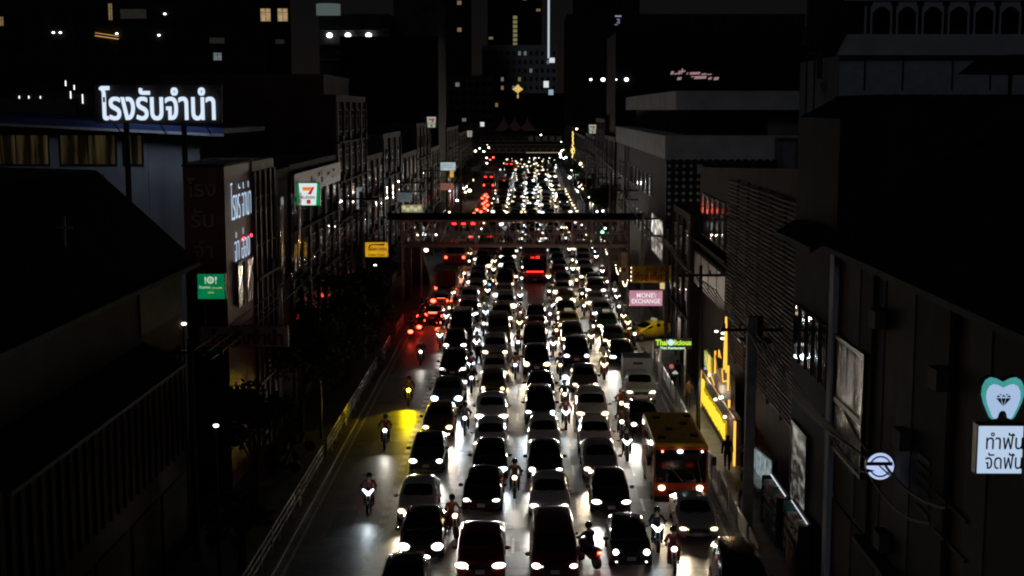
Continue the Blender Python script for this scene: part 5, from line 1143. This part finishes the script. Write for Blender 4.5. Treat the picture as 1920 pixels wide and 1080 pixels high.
for ln_, L in NEAR.items():
    for i, (kind, col, x, nose, hl, ex, lb) in enumerate(L):
        lit = ex.get('lit', 1)
        t = place_car(kind, col, x, nose, lb + (', ' + LANE[ln_] if len(lb.split()) < 9 else ''), GRP, hl, 2, R(rnd(-1.2, 1.2)), 2 if lit else 0, fog=ex.get('fog', False), off=() if lit else (-1, 1), bk=ex.get('bk', 1), glare=ex.get('glare', rg0.choice([.95, 1.1, 1.2, 1.3, 1.5])), name='taxi' if ex.get('taxi') else None)
        if ex.get('taxi'): part('roof_sign', MB().box(-.3, .3, -.1, .1, 0, .18), M_rsign, t, loc=(0, .3, 1.46)); part('vacant_lamp', MB().ball((0, 0, 0), .08, .05, .06), M_vacant, t, loc=(.35, -.55, 1.12))
        if ex.get('box'): part('cargo_box', MB().box(-.92, .92, .75, 2.75, .75, 2.35), M_wwhite, t); part('print_line', MB().box(-.3, .3, .738, .749, 1.95, 2.1), M_wgrey, t)
# far lanes: the queue goes on
rg = random.Random(4); cols = ['black', 'charcoal', 'charcoal', 'white', 'silver', 'grey', 'bronze', 'white', 'maroon', 'silver', 'bronze']
count = 0
XS = {1: (-5.15, 122), 2: (-2.15, 119.2), 3: (.7, 157), 4: (3.45, 123.5), 5: (6.45, 122.6)}
skip = {1: [], 2: [], 3: [], 4: [], 5: []}
for ln_ in (1, 2, 3, 4, 5):
    x, y = XS[ln_]; i = 0
    while y < 395:
        kind = rg.choice(['sedan', 'sedan', 'sedan', 'suv', 'suv', 'hatchback', 'van', 'pickup']); col = rg.choice(cols)
        if rg.random() < .07: kind, col, tx = 'sedan', rg.choice(['yellow', 'pink', 'yellow', 'green']), True
        else: tx = False
        hl = rg.choices(['white', 'warm', 'cool'], {1: (5, 2, 4), 2: (4, 5, 2), 3: (4, 4, 3), 4: (3, 6, 1), 5: (3, 7, 1)}[ln_])[0]
        far = y > 190
        nm = 'taxi' if tx else {'suv': 'tall car'}.get(kind, kind)
        if not far: lb = f'{col} {nm}, {ORD[i]} of its queue from the near footbridge, {["dashed", "second", "middle", "fourth", "kerb"][ln_ - 1]} lane'
        else: lb = f'distant car in the {LANE[ln_]}, showing only two headlights'
        t = place_car(kind, col, x + rg.uniform(-.25, .25) * (1 if y < 180 else 2.0), y, lb, GRP if not far else f'far headlights in the {LANE[ln_]}', hl, 1 if not far else 0, 0, 1, bk=1.0 if y < 150 else 2.0, off=() if rg.random() < .75 else ((1,) if rg.random() < .5 else (-1,)), glare=rg.uniform(1.1, 2.0) if y < 150 else rg.choice([.9, 1.3, 1.8, 2.3]), name='taxi' if tx else None, tails=False)
        y += {'sedan': 6.3, 'suv': 6.5, 'hatchback': 5.6, 'van': 6.7, 'pickup': 7.0}[kind] + rg.uniform(-.4, 1.1) + (rg.choice([0, 0, 0, 4, 9]) if y > 200 else 0); i += 1; count += 1
print('cars far', count)
# the rest of the queue, past the far footbridge: one mass of lights
ft = MB()
for ln_ in (1, 2, 3, 4, 5):
    y = 400
    while y < 640:
        x = XS[ln_][0] * 1.25 + rg.uniform(-1.0, 1.0)
        ft.box(x - .85, x + .85, y, y + 4.2, .3, .95, 0); ft.box(x - .65, x + .65, y + 1, y + 3.2, .95, 1.45, 0)
        for s in (-1, 1): ft.ball((x + s * .66, y - .05, .68), *(k_ := rg.uniform(.12, .42), .1, k_ * .7), 6, 4, rg.choice([1, 1, 2]))
        y += rg.uniform(7, 20)
me = ft.mesh('far_traffic', [PAINT['black'], HL_FAR['white'], HL_FAR['warm']]); o = part('far_traffic', me, None, None); o['kind'] = 'stuff'; o['label'] = 'mass of far cars and headlights beyond the far footbridge'

def away_car(kind, col, x, y, lb):
    d = KINDS[kind]; t = thing('car' if kind != 'van' else 'van', lb, 'car', (x, y + d['L'], .004), pi, 'vehicles driving away on the left')
    b = part('body', d['body'], None, t); setmat(b, PAINT[col]); part('windscreen', d['windscreen'], None, t)
    for p in d['side_windows']: part('side_window', p, None, t)
    if d['rear_window']: part('rear_window', d['rear_window'], None, t)
    for s in (-1, 1):
        l = part('tail_light', MB().ball((s * (d['W'] - .2), d['L'] + .02, d['belt'] - .0), .24, .1, .17, 8, 5), M_tailb, t)
        for ay in d['ax']: part('wheel', d['tyre'], None, t, loc=(s * (d['W'] - .11), ay, d['wr']))
    part('third_brake_light', MB().box(-.35, .35, -.03, .03, -.04, .04), M_tailb, t, loc=(0, d['L'] - .12, d['belt'] + .18)); part('number_plate', d['plate'], None, t, loc=(0, d['L'] + .02, d['belt'] - .22))
    return t
# buses, truck and the turning taxi
M_bor = mat('bus_orange_red', (.62, .12, .03), .35, coat=.4); M_bye = mat('bus_roof_yellow', (.82, .44, .015), .5, var=.2); M_bred = mat('bus_red', (.35, .02, .02), .35, coat=.4); M_bcream = mat('bus_cream', (.62, .52, .38), .5)
t = bus('minibus', 'orange red minibus with a dirty yellow roof in the kerb lane', 6.98, 60.6, 6.4, 2.45, 3.0, M_bor, M_bor, M_bye, hl='warm')
for k, m_ in ((-.85, emit('marker_red', (1, .3, .25), 3)), (-.05, emit('interior_lamp', (.75, .92, 1), 5)), (.95, emit('marker_warm', (1, .8, .6), 3))): part('marker_lamp', MB().ball((0, 0, 0), .14 if abs(k) < .1 else .06, .05, .09 if abs(k) < .1 else .06, 8, 5), m_, t, loc=(k, -.04, 2.62))
part('blind_panel', MB().box(.1, .95, .02, .08, 2.2, 2.5), M_wgrey, t); part('wiper', MB().tube((.95, -.05, 1.2), (.75, .0, 2.2), .02, k=4).tube((.1, -.05, 1.2), (-.5, .0, 1.9), .02, k=4), M_steel, t)
t = bus('city_bus', 'red city bus with a glowing red A3 route sign in the middle lane', .75, 141.5, 11.5, 2.5, 3.15, M_bred, M_bred, M_bred, sign=':::::: A3', lights=False)
part('red_reflection', MB().box(-.9, .9, -.08, -.02, 1.2, 1.32), emit('bus_red_reflection', (1, .03, .02), 3), t)  # red reflection under the route sign, put in as a glowing bar
away_car('van', 'white', -7.5, 135.5, 'pale van braking beyond the open truck, left opposite lane')
away_car('sedan', 'maroon', -8.2, 144, 'maroon sedan braking under the footbridge, left opposite lane')
bus('city_bus', 'dark bus tail with a red dotted route sign in the left opposite lane', -8.5, 158, 10, 2.5, 3.1, M_bred, M_bcream, M_bcream, sign=': . : .', away=True)
bus('city_bus', 'bus with a red 19 route sign in the lane of the dashed markings', -4.6, 165.5, 10.5, 2.5, 3.1, M_bred, M_bred, M_bcream, sign='- - 19', lights=False)
bus('city_bus', 'bus tail with a wide red lit sign behind the footbridge truss, far left lane', -8.7, 184, 10, 2.5, 3.1, M_bcream, M_bred, M_bcream, sign='- - -', away=True)
bus('city_bus', 'distant bus with a red lit sign, second lane near the tail light cluster', -5.2, 296, 11, 2.5, 3.2, M_bred, M_bcream, M_bcream, sign=':::', lights=False)
bus('city_bus', 'distant bus tail with twin red lit signs on the far left', -9.0, 312, 11, 2.5, 3.2, M_bred, M_bcream, M_bcream, sign='- -', away=True)
bus('city_bus', 'farthest red lit bus close to the far footbridge', -5.3, 386, 11, 2.5, 3.2, M_bred, M_bcream, M_bcream, sign='- -', lights=False)
t = thing('truck', 'open backed cream truck seen from behind, left opposite lane', 'truck', (-7.75, 128, .004))
part('cab', MB().box(-1, 1, 4.4, 5.8, .4, 2.2), M_bcream, t); part('bed', MB().box(-1.1, 1.1, 0, 4.2, .55, .75), M_bcream, t)
for s in (-1, 1):
    part('side_board', MB().box(s * 1.1 - .04, s * 1.1 + .04, 0, 4.2, .76, 2.3), M_bcream, t)
    part('post', MB().box(s * 1.02 - .08, s * 1.02 + .08, -.04, .1, .76, 2.9), M_bcream, t)
    part('tail_light', MB().ball((s * .85, -.1, .62), .24, .08, .16, 8, 5), M_tailb, t); part('upper_tail_light', MB().box(s * .95 - .1, s * .95 + .1, -.08, .0, 1.2, 1.36), M_tailb, t)
    for yy in (.9, 4.9): part('wheel', MB().tube((-.13, 0, 0), (.13, 0, 0), .42, k=14), M_black, t, loc=(s * .92, yy, .42))
part('canopy', MB().box(-1.15, 1.15, -.1, 4.3, 2.9, 3.0), M_wood, t); part('front_board', MB().box(-1.05, 1.05, 4.1, 4.2, .76, 2.85), M_wood, t)
away_car('suv', 'silver', -7.75, 121, 'silver tall car braking with red lights below a pale plate, left opposite lane')
away_car('sedan', 'charcoal', -8.0, 113.5, 'charcoal sedan braking with a red strip, nearest car driving away')
t = place_car('sedan', 'yellow', 10.2, 102, 'yellow taxi turning broadside into the side street', None, 'white', 2, R(62), 0, name='taxi', off=(-1, 1))
t.location = (9.75, 107.0, .006); t.rotation_euler = (0, 0, R(-62)); part('roof_sign', MB().box(-.3, .3, -.1, .1, 0, .18), M_rsign, t, loc=(0, .3, 1.46))
part('door_emblem', MB().tube((0, 0, 0), (.012, 0, 0), .26, k=14), PAINT['maroon'], t, loc=(-.905, .1, .68), rot=(0, 0, pi))
# motorcycles with riders ------------------------------------------------------------
GB = 'motorcycles weaving through the jam'
def biker(x, y, lb, col, shirt, hel, hl='white', shape='round', p=700, rz=0, plb=None, lens=None, legs='denim', tilt=7, ang=56, blend=.8):
    motorcycle(x, y, lb, GB, col, hl, shape, 2, rz, p, lens=lens, tilt=tilt, ang=ang, blend=blend)
    person('ride', plb, (x, y, .004), rz, shirt, legs, hel, 'motorcycle riders')
HLC['yellow'] = (emit('headlight_yellow', (1, .62, .03), 22), (1, .70, .0))
biker(-7.3, 82.6, 'motorcycle with a strong yellow light in the left opposite lane', 'black', 'brown', 'black', 'yellow', p=7600, plb='rider in brown on the yellow lit motorcycle', tilt=10, ang=74, blend=.5)
biker(-7.65, 72, 'motorcycle with a white bar light ahead of the yellow one', 'black', 'red', 'charcoal', 'white', p=900, plb='rider in dark red ahead of the yellow lit motorcycle', tilt=11)
biker(-7.15, 60, 'nearest motorcycle on the dark left lane with twin white lights', 'maroon', 'red', 'black', 'cool', 'vee', p=900, plb='rider in red, nearest on the dark left lane', tilt=11)
biker(-7.6, 96, 'motorcycle with stacked white lights, farthest on the dark left lane', 'black', 'black', 'white', 'white', p=700, plb='rider in black, farthest on the dark left lane', tilt=10)
biker(-3.22, 56.5, 'motorcycle with an orange rider beside the red pickup', 'maroon', 'orange', 'black', 'warm', p=500, rz=R(18), plb='rider in orange leaning beside the red pickup')
biker(2.18, 76.4, 'scooter with a V shaped light between the middle and fourth lanes', 'black', 'red', 'maroon', 'cool', 'vee', p=700, plb='rider in red on the V lit scooter, middle of the photo')
biker(2.25, 81.5, 'motorcycle directly behind the V lit scooter', 'charcoal', 'black', 'silver', 'warm', p=500, plb='rider in black directly behind the V lit scooter')
biker(5.15, 69.5, 'scooter with wide white light left of the minibus', 'black', 'black', 'charcoal', 'white', 'vee', p=600, plb='rider in black just left of the minibus')
biker(5.2, 74.2, 'motorcycle with round light behind the wide lit scooter', 'charcoal', 'brown', 'black', 'white', p=600, plb='rider in brown behind the wide lit scooter')
biker(5.5, 79, 'motorcycle with an orange light near the delivery pickup', 'black', 'orange', 'white', 'warm', p=600, plb='rider in orange near the delivery pickup')
biker(5.35, 54.8, 'scooter with a V light in front of the minibus', 'black', 'black', 'black', 'cool', 'vee', p=800, plb='rider in black on the V lit scooter, front of the minibus')
biker(5.75, 52.2, 'small motorcycle with a red shirted rider, bottom right', 'red', 'red', 'black', 'white', p=600, plb='rider in a bright red shirt, bottom right')
biker(2.45, 52.6, 'red motorcycle turned sideways by the small hatchback', 'red', 'black', 'black', 'white', p=0, rz=R(-150), plb='rider in black on the sideways red motorcycle, bottom centre')
biker(-.6, 62.6, 'motorcycle with a warm lone light between second and middle lanes', 'black', 'brown', 'black', 'warm', p=600, plb='rider in brown between second and middle lanes')
biker(-3.5, 75, 'motorcycle squeezed left of the longest white bonnet', 'black', 'grey', 'black', 'cool', p=500, plb='rider in grey left of the longest white bonnet')
biker(-3.6, 86.5, 'motorcycle beside the grey glaring pickup', 'charcoal', 'black', 'charcoal', 'white', p=500, plb='rider in black beside the glaring pickup')
rows = {'dashed and second lanes': -3.65, 'second and middle lanes': -.75, 'middle and fourth lanes': 2.05, 'fourth and kerb lanes': 5.0, 'kerb lane and right pavement': 8.15, 'dashed lane and opposite lane': -6.75}
for nm, x0 in rows.items():
    y = 91 if x0 < 8 else 104; k = 0
    if x0 == -6.75: y = 103
    while y < 300:
        x = x0 + rg.uniform(-.2, .2); hl = rg.choices(['white', 'warm', 'cool'], (5, 4, 2))[0]
        sh = rg.choice(list(CLOTH)); he = rg.choice(['black', 'charcoal', 'white', 'red', 'silver'])
        near = y < 125
        lb = f'motorcycle with {"cold white" if hl == "cool" else hl} light, {ORD[k]} of its file between the {nm}' if near else f'distant motorcycle filtering between the {nm}'
        motorcycle(x, y, lb, GB if near else 'distant motorcycles between the ' + nm, rg.choice(['black', 'red', 'charcoal', 'blue']), hl, rg.choice(['round', 'round', 'vee']), 1 if y < 125 else 0, 0, 350 if y < 160 else 0)
        if y < 190: person('ride', f'rider in {sh}, {he} helmet, {ORD[k]} of the file between the {nm}' if near else f'distant motorcycle rider between the {nm}', (x, y, .004), 0, sh, 'denim', he, 'motorcycle riders' if near else 'distant riders between the ' + nm)
        y += rg.uniform(5, 12) * (1.0 if y < 150 else 1.5) * (.6 if x0 > 8 else 1); k = min(k + 1, 19)
for i in range(29):
    y = 106.5 + i * 1.15 if i < 13 else 222 + (i - 13) * 4.0; x = rg.uniform(-9.4, -8.7) if 5 < i < 13 else rg.uniform(-9.2, -7.0)
    t = motorcycle(x, y, (f'motorcycle with a red tail light riding away, {ORD[i]} from the dark sedan' if i < 13 else 'distant motorcycle tail light in the red cluster on the left'), 'motorcycle tail lights on the left' if i < 13 else 'red cluster of tail lights', 'black', detail=0, rz=pi, beam_p=0, lit=False)
    t.location.x = x
    part('brake_light', MB().ball((0, .84, .74), .20 if i < 13 else .26, .08, .15 if i < 13 else .18, 8, 5), M_tailb, t)
    if i < 13: person('ride', f'rider seen from behind among the red tail lights, {ORD[i]} from the dark sedan', (x, y, .004), pi, 'black', 'denim', 'black', 'riders seen from behind')
# people on foot ---------------------------------------------------------------------
person('walk', 'person in dark clothes walking between the first two lanes', (-3.45, 95, 0), R(15), 'black', 'black')
person('walk', 'person in black walking on the right pavement by the restaurant name sign', (9.75, 87.5, .14), R(10), 'black', 'black')
person('stand', 'person in grey standing behind the kerb barrier', (9.3, 86.0, .14), R(200), 'grey', 'black')
person('walk', 'person in dark brown with elbows out on the right pavement', (9.7, 81, .14), R(-12), 'brown', 'black')
person('walk', 'person in black skirted clothes near the yellow band', (10.0, 66.8, .14), R(170), 'black', 'black', 'long')
person('stand', 'person in black standing at the end of the golden shopfront', (10.45, 64.6, .14), R(60), 'black', 'black')
person('stand', 'person in a yellow shirt and denim standing by the concrete post', (9.62, 59.6, .14), R(185), 'yellow', 'denim', 'long')
# parked motorcycles in the dark left corner
for i, (x, y) in enumerate([(-12.2, 66), (-12.6, 68), (-12.1, 70.3), (-12.8, 56), (-12.5, 54.2)]):
    q = motorcycle(x, y, 'unlit motorcycle parked ' + ['beside the striped wall under a tree', 'second from the low tree', 'farthest up the dark left pavement', 'near the reddish dark pole', 'nearest the bottom edge in the left corner'][i], 'motorcycles parked on the left pavement', 'charcoal', detail=1, rz=R(80 + rg.uniform(-12, 12)), beam_p=0, lit=False); q.location.z = .144
    for ch in q.children:
        if ch.name.startswith('tail_light'): setmat(ch, PAINT['maroon'])

# small lamps of shops and stalls along both pavements, far down the street
rl = random.Random(31); LC = [emit('shop_lamp_white', (.95, .97, 1), 8), emit('shop_lamp_warm', (1, .78, .45), 8), emit('shop_lamp_green', (.3, 1, .6), 5), emit('shop_lamp_red', (1, .1, .06), 6)]
for i in range(54):
    sd = rl.choice([-1, -1, 1, 1]); y = 135 + 320 * rl.random() ** 1.2; x = (rl.uniform(-13.4, -10.6) if sd < 0 else rl.uniform(9.3, 10.7))
    o = thing('shop_lamp', 'small distant shop lamp over the ' + ('left' if sd < 0 else 'right') + ' pavement beyond the footbridge', 'lamp', (x, y, rl.uniform(2.4, 5.2) if rl.random() < .8 else rl.uniform(5, 9)), 0, 'distant shop lamps on the ' + ('left' if sd < 0 else 'right'))
    r_ = rl.uniform(.10, .24) * (1 if y < 250 else 1.5)
    part('globe', MB().ball((0, 0, 0), r_, r_, r_ * .8, 8, 5), LC[rl.choices([0, 1, 2, 3], (9, 6, 1, 2))[0]], o, True); part('bracket', MB().tube((0, 0, 0), (sd * .5, 0, .25), .02, k=4), M_dark, o)
# patches of newer tar and joints in the road
M_tar = mat('fresh_tar', (.05, .05, .052), .5, var=.3, scale=3)
for (x, y, w, l_) in [(-3.4, 60, .9, 2.6), (2.2, 68, .8, 3.4), (-.7, 72.5, .7, 2.0), (5.2, 62, .9, 2.2), (-7.6, 70, 1.6, 3), (-8.6, 56, 1.0, 4), (-.8, 54.2, .5, 1.4), (2.3, 86, .6, 3), (-7.0, 90, 1.4, 2.6)]:
    struct('road_patch', MB().add([(x, y, .003), (x + w, y + .05, .003), (x + w - .04, y + l_, .003), (x + .05, y + l_ - .1, .003)], [(0, 1, 2, 3)]), M_tar)
for y in range(52, 150, 9): struct('road_joint', MB().add([(XL + .1, y, .0025), (XR - .1, y + .3, .0025), (XR - .1, y + .36, .0025), (XL + .1, y + .06, .0025)], [(0, 1, 2, 3)]), M_tar)

M_blue_l = emit('blue_scooter_lamp', (.10, .18, 1.0), 6)
for (x, y, lb) in ((-3.75, 133.5, 'scooter with a blue lamp filtering between the dashed and second lanes'),):
    motorcycle(x, y, lb, GB, 'black', detail=1, beam_p=0, lens=M_blue_l)
    person('ride', 'rider on the blue lit scooter ' + ('between the dashed and second lanes' if y > 100 else 'beside the maroon van'), (x, y, .004), 0, 'black', 'denim', 'black', 'motorcycle riders')
